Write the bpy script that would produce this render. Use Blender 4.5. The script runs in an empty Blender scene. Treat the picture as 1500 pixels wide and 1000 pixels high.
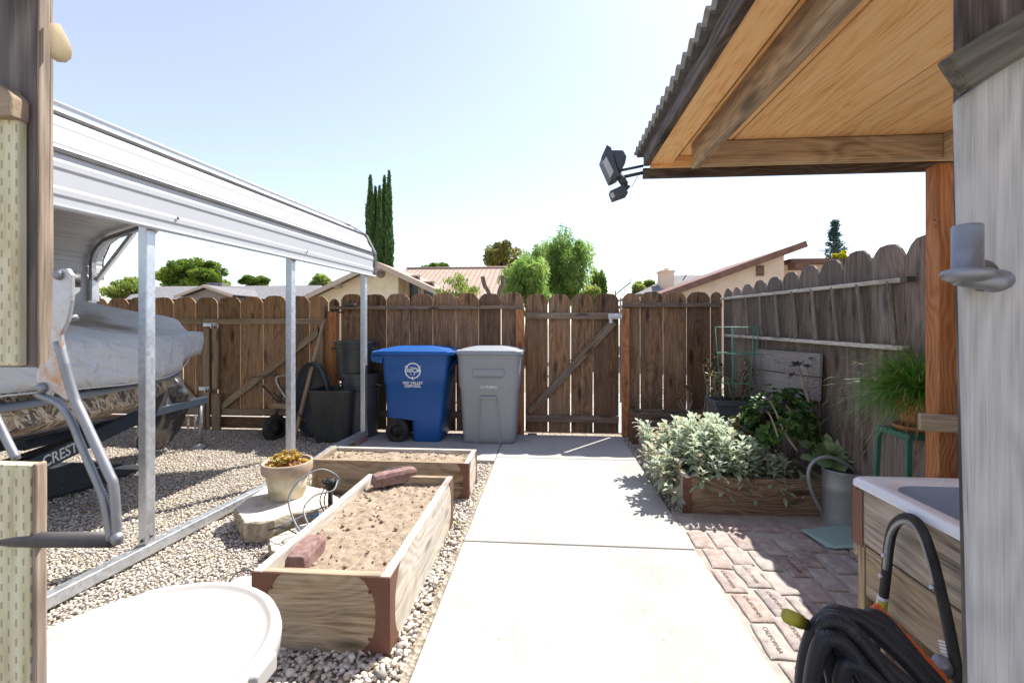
import bpy, bmesh, math, random
import numpy as np
from mathutils import Vector, Matrix, Quaternion, noise
R = math.radians
sc = bpy.context.scene
COL = sc.collection
random.seed(7)
rng = np.random.default_rng(7)

# ------------------------------------------------------------------ camera, sky, sun, exposure
YAW = math.atan(53/667)
H = 1.44
cam_d = bpy.data.cameras.new('camera'); cam = bpy.data.objects.new('camera', cam_d); COL.objects.link(cam)
cam.location = (0, 0, H); cam.rotation_euler = (R(90), 0, YAW)
cam_d.lens = 16.0; cam_d.sensor_width = 36; cam_d.shift_y = -26/1500
cam_d.clip_start = 0.05; cam_d.clip_end = 3000
cam_d.dof.use_dof = True; cam_d.dof.focus_distance = 3.9; cam_d.dof.aperture_fstop = 10
sc.camera = cam
SUN = Vector((0.47, 0.57, 1.0)).normalized()
el = math.asin(SUN.z); az = math.atan2(SUN.x, SUN.y)
w = bpy.data.worlds.new('World'); sc.world = w; w.use_nodes = True
wn = w.node_tree; bg = wn.nodes['Background']
sky = wn.nodes.new('ShaderNodeTexSky'); sky.sky_type = 'NISHITA'; sky.sun_disc = False
sky.sun_elevation = el; sky.sun_rotation = az; sky.air_density = 1.0; sky.dust_density = 0.6; sky.ozone_density = 1.0
hz = wn.nodes.new('ShaderNodeMix'); hz.data_type = 'RGBA'; hz.blend_type = 'ADD'; hz.inputs[0].default_value = 1.0   # thin milky haze over the whole sky
wn.links.new(sky.outputs[0], hz.inputs[6]); hz.inputs[7].default_value = (1.2, 0.92, 0.92, 1)
wn.links.new(hz.outputs[2], bg.inputs[0]); bg.inputs[1].default_value = 0.08
sl = bpy.data.lights.new('sun', 'SUN'); sl.energy = 3.45; sl.angle = R(0.5); sl.color = (1.0, 0.95, 0.87)
so = bpy.data.objects.new('sun', sl); COL.objects.link(so); so.rotation_euler = SUN.to_track_quat('Z', 'Y').to_euler()
so.location = (6, 8, 12)
vs = sc.view_settings; vs.view_transform = 'Standard'; vs.look = 'None'; vs.exposure = 1.5; vs.gamma = 1
sc.cycles.max_bounces = 10; sc.cycles.diffuse_bounces = 5; sc.cycles.transparent_max_bounces = 12

# ------------------------------------------------------------------ where a sight line meets the place
_F = Vector((-math.sin(YAW), math.cos(YAW), 0)); _R = Vector((math.cos(YAW), math.sin(YAW), 0)); _C = Vector((0, 0, H))
def ray(px, py): return _F + _R*((px-750)/666.67) + Vector((0, 0, (474-py)/666.67))
def G(px, py, z=0.0): d = ray(px, py); return _C + d*((z-H)/d.z)
def PY(px, py, Y): d = ray(px, py); return _C + d*(Y/d.y)
def PX(px, py, X): d = ray(px, py); return _C + d*(X/d.x)

# ------------------------------------------------------------------ mesh helpers
class MB:
    def __init__(s): s.v = []; s.f = []; s.g = []; s.r = []; s.sm = []
    def add(s, vs, fs, gc=None, rnd=None, smooth=False):
        b = len(s.v); rnd = random.random() if rnd is None else rnd
        s.v += [tuple(p) for p in vs]
        s.g += [tuple(p) for p in (gc if gc is not None else vs)]
        s.r += [rnd]*len(vs)
        s.f += [tuple(i+b for i in f) for f in fs]; s.sm += [smooth]*len(fs)
        return s
    def obox(s, c, size, M=None, rnd=None):
        c = Vector(c); hx, hy, hz = size[0]/2, size[1]/2, size[2]/2
        loc = [(x*hx, y*hy, z*hz) for z in (-1, 1) for y in (-1, 1) for x in (-1, 1)]
        ax = sorted(range(3), key=lambda i: -size[i])
        o = (random.uniform(0, 50), random.uniform(0, 9), random.uniform(0, 9))
        gc = [(p[ax[0]]+o[0], p[ax[1]]+o[1], p[ax[2]]+o[2]) for p in loc]
        vs = [c + (M @ Vector(p) if M is not None else Vector(p)) for p in loc]
        return s.add(vs, [(0, 2, 3, 1), (4, 5, 7, 6), (0, 1, 5, 4), (2, 6, 7, 3), (0, 4, 6, 2), (1, 3, 7, 5)], gc, rnd)
    def box(s, lo, hi, rnd=None):
        return s.obox([(a+b)/2 for a, b in zip(lo, hi)], [abs(b-a) for a, b in zip(lo, hi)], None, rnd)
    def plank(s, p0, p1, wd, th, face=(0, -1, 0), rnd=None):
        """board from p0 to p1, width wd, thickness th along the direction face"""
        p0, p1 = Vector(p0), Vector(p1); x = (p1-p0); L = x.length; x.normalize()
        n = Vector(face); n = (n - x*n.dot(x)).normalized(); y = n.cross(x)
        M = Matrix((x, y, n)).transposed()
        return s.obox((p0+p1)/2, (L, wd, th), M, rnd)
    def prism(s, poly, vec, rnd=None, grain=2):
        n = len(poly); vec = Vector(vec); P = [Vector(p) for p in poly]
        o = (random.uniform(0, 50), random.uniform(0, 9), random.uniform(0, 9))
        allp = P + [p+vec for p in P]
        oth = [i for i in range(3) if i != grain]
        c0 = P[0]
        gc = [(p[grain]+o[0], (p-c0)[oth[0]]+o[1], (p-c0)[oth[1]]+o[2]) for p in allp]
        fs = [tuple(range(n-1, -1, -1)), tuple(range(n, 2*n))] + [(i, (i+1) % n, n+(i+1) % n, n+i) for i in range(n)]
        nrm = sum(((P[i]-P[0]).cross(P[(i+1) % n]-P[0]) for i in range(n)), Vector())
        if nrm.dot(vec) < 0: fs = [tuple(reversed(f)) for f in fs]
        return s.add(allp, fs, gc, rnd)
    def tube(s, pts, r, n=8, caps=True, rnd=None, closed=False, smooth=True, up=None):
        P = [Vector(p) for p in pts]; m = len(P); rr = r if isinstance(r, (list, tuple)) else [r]*m
        o = random.uniform(0, 50); vs, gc = [], []; acc = 0
        u = None
        for i in range(m):
            if closed: t = P[(i+1) % m]-P[i-1]
            else: t = P[min(i+1, m-1)]-P[max(i-1, 0)]
            t.normalize()
            if u is None:
                u = Vector(up) if up else (Vector((0, 0, 1)) if abs(t.z) < 0.9 else Vector((1, 0, 0)))
            u = (u - t*u.dot(t)).normalized(); w_ = t.cross(u)
            if i: acc += (P[i]-P[i-1]).length
            for k in range(n):
                a = 2*math.pi*(k+.5)/n
                vs.append(P[i] + (u*math.cos(a)+w_*math.sin(a))*rr[i]); gc.append((acc+o, rr[i]*math.cos(a), rr[i]*math.sin(a)))
        fs = []
        for i in range(m if closed else m-1):
            j = (i+1) % m
            for k in range(n): fs.append((i*n+k, i*n+(k+1) % n, j*n+(k+1) % n, j*n+k))
        if caps and not closed: fs.append(tuple(range(n-1, -1, -1))); fs.append(tuple((m-1)*n+k for k in range(n)))
        return s.add(vs, fs, gc, rnd, smooth)
    def beam(s, p0, p1, wd, rnd=None):   # square tube
        return s.tube([p0, p1], wd/math.sqrt(2), 4, True, rnd, smooth=False)
    def loft(s, secs, cap0=True, cap1=True, smooth=True, rnd=None, closed=True):
        n = len(secs[0]); vs = [Vector(p) for S in secs for p in S]; fs = []
        for i in range(len(secs)-1):
            for k in range(n if closed else n-1):
                fs.append((i*n+k, i*n+(k+1) % n, (i+1)*n+(k+1) % n, (i+1)*n+k))
        if cap0: fs.append(tuple(range(n-1, -1, -1)))
        if cap1: fs.append(tuple((len(secs)-1)*n+k for k in range(n)))
        return s.add(vs, fs, None, rnd, smooth)
    def lathe(s, prof, c, n=32, axis=(0, 0, 1), smooth=True, rnd=None, caps=False, sx=1, sy=1):
        q = Vector((0, 0, 1)).rotation_difference(Vector(axis)); c = Vector(c)
        secs = [[c + q @ Vector((r*sx*math.cos(2*math.pi*k/n), r*sy*math.sin(2*math.pi*k/n), z)) for k in range(n)] for r, z in prof]
        return s.loft(secs, caps, caps, smooth, rnd)
    def np(s, V, F, rnd, smooth=False):
        b = len(s.v); s.v += V.tolist(); s.g += V.tolist(); s.r += list(rnd); s.f += (F+b).tolist(); s.sm += [smooth]*len(F); return s
    def build(s, name, mat, parent=None, bevel=0, sub=0, origin=None, auto=None, seg=2, solid=0):
        V = np.array(s.v, dtype=np.float64)
        me = bpy.data.meshes.new(name)
        if parent is not None:
            Mi = np.array(MW[parent.name].inverted()); V = V @ Mi[:3, :3].T + Mi[:3, 3]
            loc = Vector((0, 0, 0))
        else:
            loc = Vector(origin) if origin is not None else Vector(((V[:, 0].min()+V[:, 0].max())/2, (V[:, 1].min()+V[:, 1].max())/2, V[:, 2].min()))
            V = V - np.array(loc)
        me.from_pydata(V.tolist(), [], s.f)
        me.polygons.foreach_set('use_smooth', s.sm)
        a = me.attributes.new('gc', 'FLOAT_VECTOR', 'POINT'); a.data.foreach_set('vector', np.array(s.g, dtype=np.float32).ravel())
        a = me.attributes.new('rnd', 'FLOAT', 'POINT'); a.data.foreach_set('value', np.array(s.r, dtype=np.float32))
        me.materials.append(mat); me.update()
        o = bpy.data.objects.new(name, me); COL.objects.link(o)
        if parent is not None: o.parent = parent; MW[o.name] = MW[parent.name].copy()
        else: o.location = loc; MW[o.name] = Matrix.Translation(loc)
        if solid:
            m = o.modifiers.new('solid', 'SOLIDIFY'); m.thickness = solid; m.offset = 0
        if bevel:
            m = o.modifiers.new('bevel', 'BEVEL'); m.width = bevel; m.segments = seg; m.limit_method = 'ANGLE'; m.angle_limit = R(40)
        if sub:
            m = o.modifiers.new('sub', 'SUBSURF'); m.levels = sub; m.render_levels = sub
        if auto:
            me.set_sharp_from_angle(angle=R(auto))
        return o
MW = {}
def tag(o, label, cat, group=None, kind=None):
    if label: o['label'] = label
    if cat: o['category'] = cat
    if group: o['group'] = group
    if kind: o['kind'] = kind
    return o
def thing(name, label, cat, loc, rotz=0, group=None):
    o = bpy.data.objects.new(name, None); COL.objects.link(o); o.empty_display_size = .1
    o.location = loc; o.rotation_euler = (0, 0, rotz)
    MW[o.name] = Matrix.Translation(Vector(loc)) @ Matrix.Rotation(rotz, 4, 'Z')
    return tag(o, label, cat, group)
def copy_tree(o, parent=None):
    c = o.copy(); COL.objects.link(c)
    if parent is not None: c.parent = parent
    for ch in list(o.children): copy_tree(ch, c)
    return c
def rrect(cx, cy, z, wx, wy, r, n=5):
    out = []
    for qx, qy, a0 in ((1, 1, 0), (-1, 1, 90), (-1, -1, 180), (1, -1, 270)):
        for i in range(n+1):
            a = R(a0+90*i/n); out.append((cx+qx*(wx/2-r)+r*math.cos(a), cy+qy*(wy/2-r)+r*math.sin(a), z))
    return out
def arc(pts, n=8):
    """smooth curve through points (catmull-rom)"""
    P = [Vector(p) for p in pts]; out = []
    for i in range(len(P)-1):
        a, b, c, d = P[max(i-1, 0)], P[i], P[i+1], P[min(i+2, len(P)-1)]
        for k in range(n):
            t = k/n
            out.append(.5*((2*b)+(c-a)*t+(2*a-5*b+4*c-d)*t*t+(3*b-a-3*c+d)*t**3))
    return out + [P[-1]]
def text_geo(txt, size, M, ext=0.0008, align='CENTER', bold=0.0):
    cu = bpy.data.curves.new('lettering', 'FONT'); cu.body = txt; cu.size = size; cu.extrude = ext; cu.align_x = align; cu.offset = bold
    cu.resolution_u = 3
    ob = bpy.data.objects.new('lettering', cu); me = ob.to_mesh()
    V = [M @ v.co for v in me.vertices]; F = [tuple(p.vertices) for p in me.polygons]
    ob.to_mesh_clear(); bpy.data.objects.remove(ob); bpy.data.curves.remove(cu)
    return V, F
def frame(o, x, y):
    x = Vector(x).normalized(); y = Vector(y); y = (y-x*y.dot(x)).normalized(); z = x.cross(y)
    M = Matrix((x, y, z)).transposed().to_4x4(); M.translation = Vector(o); return M

# ------------------------------------------------------------------ materials
def new(name):
    m = bpy.data.materials.new(name); m.use_nodes = True; nt = m.node_tree
    return m, nt, nt.nodes['Principled BSDF']
def nd(nt, t, **kw):
    n = nt.nodes.new('ShaderNode'+t)
    for k, v in kw.items():
        if k.startswith('_'): setattr(n, k[1:], v)
        else:
            key = k.replace('__', ' ')
            i = n.inputs[int(key[1:])] if key[0] == 'i' and key[1:].isdigit() else n.inputs[key]
            if hasattr(v, 'links'): nt.links.new(v, i)
            else: i.default_value = v
    return n
def ramp(nt, fac, stops):
    n = nt.nodes.new('ShaderNodeValToRGB'); nt.links.new(fac, n.inputs[0]); e = n.color_ramp.elements
    while len(e) < len(stops): e.new(.5)
    for x, (p, c) in zip(e, stops): x.position = p; x.color = (*c, 1) if len(c) == 3 else c
    return n.outputs[0]
def mixc(nt, a, b, fac, mode='MIX'):
    n = nt.nodes.new('ShaderNodeMix'); n.data_type = 'RGBA'; n.blend_type = mode
    for s, v in ((0, fac), (6, a), (7, b)):
        if hasattr(v, 'links'): nt.links.new(v, n.inputs[s])
        else: n.inputs[s].default_value = v if s == 0 else ((*v, 1) if len(v) == 3 else v)
    return n.outputs[2]
def math_(nt, op, a, b=0.0, c=0.0, clamp=False):
    n = nt.nodes.new('ShaderNodeMath'); n.operation = op; n.use_clamp = clamp
    for i, v in enumerate((a, b, c)):
        if hasattr(v, 'links'): nt.links.new(v, n.inputs[i])
        else: n.inputs[i].default_value = v
    return n.outputs[0]
def attr(nt, name, vec=True):
    n = nt.nodes.new('ShaderNodeAttribute'); n.attribute_name = name
    return n.outputs['Vector'] if vec else n.outputs['Fac']
def mapped(nt, vec, scale=(1, 1, 1), rot=(0, 0, 0)):
    if any(rot): r0 = nd(nt, 'Mapping', Vector=vec); r0.inputs['Rotation'].default_value = rot; vec = r0.outputs[0]; rot = (0, 0, 0)
    n = nd(nt, 'Mapping', Vector=vec); n.inputs['Scale'].default_value = scale; n.inputs['Rotation'].default_value = rot; return n.outputs[0]
def noise_(nt, vec, scale=5, detail=5, rough=.6, dist=0.0):
    return nd(nt, 'TexNoise', Vector=vec, Scale=scale, Detail=detail, Roughness=rough, Distortion=dist).outputs[0]
def objco(nt): return nd(nt, 'TexCoord').outputs['Object']
def bump(nt, bs, h, strength=.3, dist=.01):
    n = nd(nt, 'Bump', Height=h, Strength=strength, Distance=dist); nt.links.new(n.outputs[0], bs.inputs['Normal'])
def setc(nt, bs, c, rough=.7, metal=0, spec=None):
    if hasattr(c, 'links'): nt.links.new(c, bs.inputs['Base Color'])
    else: bs.inputs['Base Color'].default_value = (*c, 1)
    if hasattr(rough, 'links'): nt.links.new(rough, bs.inputs['Roughness'])
    else: bs.inputs['Roughness'].default_value = rough
    bs.inputs['Metallic'].default_value = metal
    if spec is not None: bs.inputs['Specular IOR Level'].default_value = spec

def wood(name, dark, mid, light, grey=None, greyamt=.5, var=.35, knots=True, gs=1.0, rough=.75, bstr=.35, contrast=1.0, rings=.13):
    m, nt, bs = new(name); g = attr(nt, 'gc'); r = attr(nt, 'rnd', False)
    n1 = noise_(nt, mapped(nt, g, (.9*gs, 11*gs, 11*gs)), 2.2, 5, .6, .9)
    n2 = noise_(nt, mapped(nt, g, (1.6*gs, 70*gs, 70*gs)), 2.5, 4, .65, .3)
    wv = nt.nodes.new('ShaderNodeTexWave'); wv.wave_type = 'RINGS'; wv.rings_direction = 'X'                       # growth rings cut lengthwise
    off = nd(nt, 'VectorMath', _operation='ADD'); nt.links.new(mapped(nt, g, (.16*gs, 1.0*gs, 1.0*gs)), off.inputs[0])
    jog = nd(nt, 'VectorMath', _operation='SCALE'); nt.links.new(nd(nt, 'TexNoise', Vector=mapped(nt, g, (.8*gs, 2.2*gs, 2.2*gs)), Scale=1.6, Detail=2.0).outputs['Color'], jog.inputs[0]); jog.inputs['Scale'].default_value = .35
    nt.links.new(jog.outputs[0], off.inputs[1]); nt.links.new(off.outputs[0], wv.inputs[0]); wv.inputs['Scale'].default_value = 13.0; wv.inputs['Distortion'].default_value = 1.2; wv.inputs['Detail'].default_value = 2.0
    f = math_(nt, 'ADD', math_(nt, 'MULTIPLY', n1, .62-rings), math_(nt, 'ADD', math_(nt, 'MULTIPLY', n2, .38), math_(nt, 'MULTIPLY', wv.outputs['Fac'], rings)))
    n3 = noise_(nt, mapped(nt, g, (5*gs, 260, 260)), 1.6, 3, .6, .2)
    f = math_(nt, 'ADD', math_(nt, 'MULTIPLY', f, .78), math_(nt, 'MULTIPLY', n3, .22))
    h = .125/contrast
    c = ramp(nt, f, [(.5-h, dark), (.5, mid), (.5+h, light)])
    if knots:
        vo = nd(nt, 'TexVoronoi', Vector=mapped(nt, g, (2.1*gs, 7.5*gs, 7.5*gs)), Scale=1.0, Randomness=1.0)
        k = ramp(nt, vo.outputs['Distance'], [(.09, (1, 1, 1)), (.17, (.6, .6, .6)), (.26, (0, 0, 0))])
        c = mixc(nt, c, tuple(x*.35 for x in dark), math_(nt, 'MULTIPLY', k, .85))
    if grey is not None:
        big = noise_(nt, mapped(nt, g, (1.0, 3.0, 3.0)), 1.6, 4, .6)
        c = mixc(nt, c, mixc(nt, tuple(x*.6 for x in grey), grey, n2), math_(nt, 'MULTIPLY', ramp(nt, big, [(.38, (0, 0, 0)), (.62, (1, 1, 1))]), greyamt))
    ck = ramp(nt, noise_(nt, mapped(nt, g, (1.4, 95, 95)), 1.3, 3, .55, .35), [(.655, (0, 0, 0)), (.70, (1, 1, 1))])
    c = mixc(nt, c, tuple(x*.4 for x in dark), math_(nt, 'MULTIPLY', ck, .6))
    v = math_(nt, 'MULTIPLY_ADD', r, var, 1-var*.6)
    hs = nd(nt, 'HueSaturation', Color=c, Value=v)
    setc(nt, bs, hs.outputs[0], rough, 0, .25)
    bump(nt, bs, f, bstr, .006)
    return m
def plastic(name, c, rough=.4, dirt=.15, spec=.5, bstr=.04):
    m, nt, bs = new(name); o = objco(nt)
    n = noise_(nt, o, 3.5, 6, .65); n2 = noise_(nt, mapped(nt, o, (14, 14, 2)), 2, 4)
    d = math_(nt, 'MULTIPLY', ramp(nt, math_(nt, 'ADD', math_(nt, 'MULTIPLY', n, .6), math_(nt, 'MULTIPLY', n2, .4)), [(.42, (0, 0, 0)), (.68, (1, 1, 1))]), dirt)
    cc = mixc(nt, c, (.32, .29, .25), d)
    setc(nt, bs, cc, math_(nt, 'MULTIPLY_ADD', n, .25, rough-.1), 0, spec)
    bump(nt, bs, noise_(nt, o, 300, 2), bstr, .002)
    return m
def metal(name, c, rough=.42, metallic=.75, spang=.25, scale=40, rust=0):
    m, nt, bs = new(name); o = objco(nt)
    vo = nd(nt, 'TexVoronoi', Vector=o, Scale=scale); n = noise_(nt, o, 5, 6, .7)
    f = math_(nt, 'ADD', math_(nt, 'MULTIPLY', nd(nt, 'SeparateColor', Color=vo.outputs['Color']).outputs[0], .5), math_(nt, 'MULTIPLY', n, .5))
    cc = mixc(nt, tuple(x*(1-spang) for x in c), tuple(min(1, x*(1+spang*.5)) for x in c), f)
    if rust:
        rn = noise_(nt, o, 9, 6, .7)
        k = ramp(nt, rn, [(.6-rust*.3, (0, 0, 0)), (.72-rust*.3, (1, 1, 1))])
        cc = mixc(nt, cc, mixc(nt, (.35, .13, .03), (.62, .33, .12), n), k)
    setc(nt, bs, cc, math_(nt, 'MULTIPLY_ADD', f, .25, rough-.12), metallic)
    bump(nt, bs, n, .05, .003)
    return m
def leafm(name, cols, trans=.35, rough=.5, spec=.3):
    m = bpy.data.materials.new(name); m.use_nodes = True; nt = m.node_tree; bs = nt.nodes['Principled BSDF']; out = nt.nodes['Material Output']
    r = attr(nt, 'rnd', False)
    c = ramp(nt, r, [(i/(len(cols)-1) if len(cols) > 1 else 0, x) for i, x in enumerate(cols)])
    c = mixc(nt, c, tuple(x*.6 for x in cols[0]), math_(nt, 'MULTIPLY', noise_(nt, objco(nt), 2.2, 3), .5))
    setc(nt, bs, c, rough, 0, spec)
    t = nd(nt, 'BsdfTranslucent', Color=nd(nt, 'HueSaturation', Color=c, Value=1.4, Saturation=1.1).outputs[0])
    mx = nd(nt, 'MixShader', Fac=trans); nt.links.new(bs.outputs[0], mx.inputs[1]); nt.links.new(t.outputs[0], mx.inputs[2])
    nt.links.new(mx.outputs[0], out.inputs[0]); return m
def speck(name, cols, scale=12, rough=.9, bstr=.4, bscale=60, spots=None, bd=.006):
    m, nt, bs = new(name); o = objco(nt)
    n = noise_(nt, o, scale, 8, .68)
    k = len(cols)-1
    c = ramp(nt, n, [(.34+.32*i/k, x) for i, x in enumerate(cols)])
    n3 = noise_(nt, o, bscale, 6, .7)
    if spots:
        c = mixc(nt, c, spots, ramp(nt, n3, [(.62, (0, 0, 0)), (.72, (.8, .8, .8))]))
    setc(nt, bs, c, rough, 0, .2); bump(nt, bs, n3, bstr, bd); return m

M = {}
M['picket'] = wood('weathered_picket', (0.069, 0.033, 0.015), (0.230, 0.124, 0.063), (0.380, 0.230, 0.132), (0.230, 0.178, 0.138), .35, .65, rings=.09)
M['picket_warm'] = wood('warm_picket', (0.121, 0.062, 0.030), (0.319, 0.182, 0.097), (0.462, 0.286, 0.165), (0.308, 0.220, 0.160), .3, .5, rings=.09)
M['picket_grey'] = wood('grey_picket', (.065, .047, .036), (.185, .142, .112), (.30, .24, .20), (.25, .225, .205), .4, .5, rings=.07)
M['rail'] = wood('rail_wood', (.13, .085, .05), (.31, .22, .135), (.44, .33, .225), (.32, .27, .22), .35, .35, rings=.06)
M['rail_dark'] = wood('dark_rail_wood', (.08, .05, .034), (.20, .14, .095), (.31, .23, .165), (.24, .20, .17), .4, .35, rings=.06)
M['bed'] = wood('bed_board', (.13, .085, .045), (.37, .27, .165), (.53, .42, .295), (.42, .375, .315), .45, .25, gs=.95, rings=.075)
M['bed_bleached'] = wood('bleached_board', (.34, .28, .21), (.58, .52, .44), (.72, .67, .6), (.62, .59, .55), .5, .2)
M['bed_brown'] = wood('brown_board', (.10, .06, .035), (.22, .15, .095), (.34, .25, .17), None, 0, .3)
M['bracket'] = metal('rust_brown_bracket', (.17, .075, .05), .6, .25, .3, 30)
M['pine'] = wood('fresh_pine', (.62, .29, .10), (.90, .55, .25), (.90, .66, .36), None, 0, .22, knots=False, gs=1.0, rough=.6, bstr=.1, contrast=.85, rings=.08)
M['pine_grey'] = wood('grey_rafter', (.21, .14, .085), (.46, .33, .21), (.64, .49, .33), (.40, .34, .28), .35, .2, rings=.08)
M['sink_plank'] = wood('sink_plank', (.11, .085, .062), (.36, .29, .215), (.60, .51, .41), (.42, .385, .345), .5, .1, gs=.8, contrast=1.15, rings=.12)
M['redwood'] = wood('redwood_post', (.24, .085, .03), (.42, .17, .065), (.52, .25, .11), None, 0, .15, rough=.65)
M['fascia'] = wood('dark_fascia', (.03, .02, .015), (.09, .065, .05), (.22, .17, .13), (.2, .18, .17), .5, .2)
M['gate_dark'] = wood('dark_gate_board', (.03, .022, .02), (.095, .07, .06), (.24, .19, .16), (.27, .25, .24), .5, .1)
M['gate_edge'] = wood('board_edge', (.09, .062, .045), (.26, .195, .145), (.44, .36, .29), (.36, .325, .30), .5, .1, rings=.05)
M['gate_grey'] = wood('silver_gate_board', (.26, .25, .235), (.46, .445, .42), (.62, .60, .57), (.56, .555, .55), .55, .1, knots=False, gs=1.3, contrast=1.0)
M['rail_old'] = wood('mossy_old_rail', (.035, .03, .022), (.10, .085, .062), (.2, .175, .13), (.16, .15, .13), .4, .1, gs=1.3)
M['galv'] = metal('galvanised_steel', (.62, .65, .68), .45, .8, .22, 45)
M['galv_dull'] = metal('dull_galvanised', (.30, .31, .33), .5, .7, .3, 35)
M['galv_rust'] = metal('rusted_galvanised', (.55, .55, .56), .5, .6, .3, 60, .32)
M['steel_blue'] = metal('blue_grey_steel', (.055, .075, .105), .45, .4, .2, 20)
M['roof_white'] = plastic('white_roof_sheet', (.44, .445, .46), .4, .06)
M['trim_dark'] = plastic('dark_trim', (.05, .045, .045), .5, .2)
M['canvas'] = None
M['white_plastic'] = plastic('white_plastic', (.43, .415, .395), .5, .13, .3, .02)
M['blue'] = plastic('blue_bin_plastic', (.002, .082, .31), .42, .03)
M['grey_bin'] = plastic('grey_bin_plastic', (.27, .29, .31), .5, .12)
M['black_plastic'] = plastic('black_plastic', (0.033, 0.038, 0.042), .4, .12)
M['charcoal'] = plastic('charcoal_plastic', (0.049, 0.059, 0.073), .42, .1)
M['planter_grey'] = plastic('slate_planter', (.075, .085, .095), .5, .1)
M['rubber'] = plastic('black_rubber', (.015, .015, .016), .6, .15, .3)
M['hose'] = plastic('hose_rubber', (.014, .016, .02), .42, .06, .5)
M['print_white'] = plastic('white_print', (.75, .77, .8), .6, .05)
M['orange'] = plastic('orange_hose', (.75, .13, .02), .4, .05)
M['yellow'] = plastic('yellow_cap', (.42, .40, .03), .45, .1)
M['mint'] = plastic('mint_mat', (.36, .52, .47), .6, .15)
M['green_metal'] = metal('green_paint', (.06, .19, .14), .5, .2, .25, 25)
M['cage'] = plastic('green_wire', (.06, .28, .2), .45, .05)
M['terracotta'] = speck('terracotta', [(.38, .15, .08), (.5, .22, .12), (.55, .28, .17)], 14)
M['pot'] = speck('buff_pot', [(.48, .41, .28), (.6, .53, .38), (.66, .6, .46)], 7, .8, .1, 80)
M['pot_band'] = speck('taupe_pot_band', [(.34, .25, .18), (.42, .32, .235), (.47, .37, .28)], 7, .8, .1, 80)
M['enamel'] = plastic('white_enamel', (.80, .81, .84), .22, .05, .5, 0)
M['can'] = metal('zinc_can', (.34, .355, .36), .5, .45, .15, 25)
M['brick_red'] = speck('maroon_paver', [(.17, .095, .085), (.25, .155, .14), (.32, .22, .20)], 30, .9, .6, 90)
M['soil'] = speck('dry_soil', [(.22, .165, .115), (.33, .26, .19), (.40, .33, .25)], 18, .95, .8, 70, (.15, .11, .075), .01)
M['rubble'] = speck('rubble_slab', [(0.400, 0.350, 0.280), (0.580, 0.520, 0.440), (0.640, 0.590, 0.520)], 9, .9, .5, 50)
M['rubble_side'] = speck('rubble_broken', [(.24, .19, .13), (.42, .36, .27), (.56, .5, .41)], 22, .95, 1.0, 45, (.16, .13, .1), .02)
M['stucco_cream'] = speck('cream_stucco', [(0.672, 0.576, 0.396), (0.744, 0.648, 0.468), (0.780, 0.696, 0.516)], 2, .9, .5, 30)
M['stucco_tan'] = speck('tan_stucco', [(0.632, 0.494, 0.368), (0.690, 0.552, 0.425), (0.736, 0.598, 0.471)], 2, .9, .5, 30)
M['shingle_grey'] = speck('grey_shingles', [(.13, .125, .13), (.19, .185, .19), (.24, .235, .24)], 6, .9, .6, 20)
M['brown_paint'] = speck('brown_paint', [(.14, .075, .055), (.18, .1, .075), (.2, .12, .09)], 4, .7, .1, 40)
M['beige_paint'] = speck('beige_paint', [(.4, .33, .26), (.46, .38, .3), (.5, .42, .34)], 4, .7, .1, 40)
M['mauve_paint'] = speck('mauve_siding', [(.2, .17, .16), (.24, .205, .2), (.27, .23, .22)], 3, .8, .1, 40)
M['bark'] = wood('bark', (.06, .04, .03), (.14, .10, .075), (.24, .19, .15), None, 0, .3, False, 2)
M['rung'] = wood('grey_branch', (.09, .075, .06), (.20, .17, .14), (.30, .26, .22), None, 0, .3, False, 2)
M['dead_stem'] = wood('pale_stem', (.22, .17, .13), (.38, .31, .25), (.5, .43, .36), None, 0, .3, False, 2)
M['dark_rosette'] = leafm('dark_rosette', [(.015, .008, .012), (.03, .015, .02)], .05, .4)
M['sage'] = leafm('sage_leaf', [(0.229, 0.315, 0.186), (0.429, 0.515, 0.358), (0.601, 0.672, 0.515), (0.715, 0.758, 0.629)], .28, .75, .15)
M['sage_dry'] = leafm('dry_sage_leaf', [(0.336, 0.276, 0.180), (0.480, 0.432, 0.312), (0.540, 0.516, 0.396)], .25, .8, .1)
M['jade'] = leafm('jade_leaf', [(0.028, 0.070, 0.017), (0.063, 0.140, 0.028), (0.140, 0.238, 0.042)], .15, .55, .3)
M['jade_yellow'] = leafm('olive_leaf', [(.06, .06, .012), (.13, .12, .02), (.2, .15, .03)], .2, .4, .4)
M['agave'] = leafm('agave_leaf', [(.20, .30, .12), (.36, .46, .22), (.50, .58, .36)], .2, .5, .3)
M['purple'] = leafm('purple_leaf', [(.03, .015, .07), (.07, .05, .22), (.05, .06, .05)], .2, .5)
M['chive'] = leafm('chive_leaf', [(0.072, 0.192, 0.029), (0.144, 0.336, 0.048), (0.256, 0.448, 0.080)], .3, .4, .4)
M['straw'] = leafm('straw_tip', [(.35, .28, .14), (.45, .38, .22)], .2, .7)
M['succ'] = leafm('yellow_succulent', [(.30, .11, .045), (.45, .26, .04), (.60, .46, .04), (.46, .44, .05)], .2, .45, .4)
M['leaf_green'] = leafm('broad_leaf', [(.06, .11, .02), (.17, .26, .045), (.34, .42, .07)], .45)
M['leaf_lime'] = leafm('lime_leaf', [(.12, .17, .04), (.27, .34, .09), (.45, .48, .14)], .5)
M['leaf_pepper'] = leafm('feathery_leaf', [(.11, .18, .045), (.26, .40, .11), (.44, .56, .19)], .55)
M['leaf_olive'] = leafm('olive_brown_leaf', [(.12, .13, .04), (.26, .26, .07), (.40, .34, .10)], .45)
M['leaf_cypress'] = leafm('cypress_leaf', [(0.036, 0.091, 0.030), (0.090, 0.183, 0.055), (0.178, 0.294, 0.090)], .2)
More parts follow.
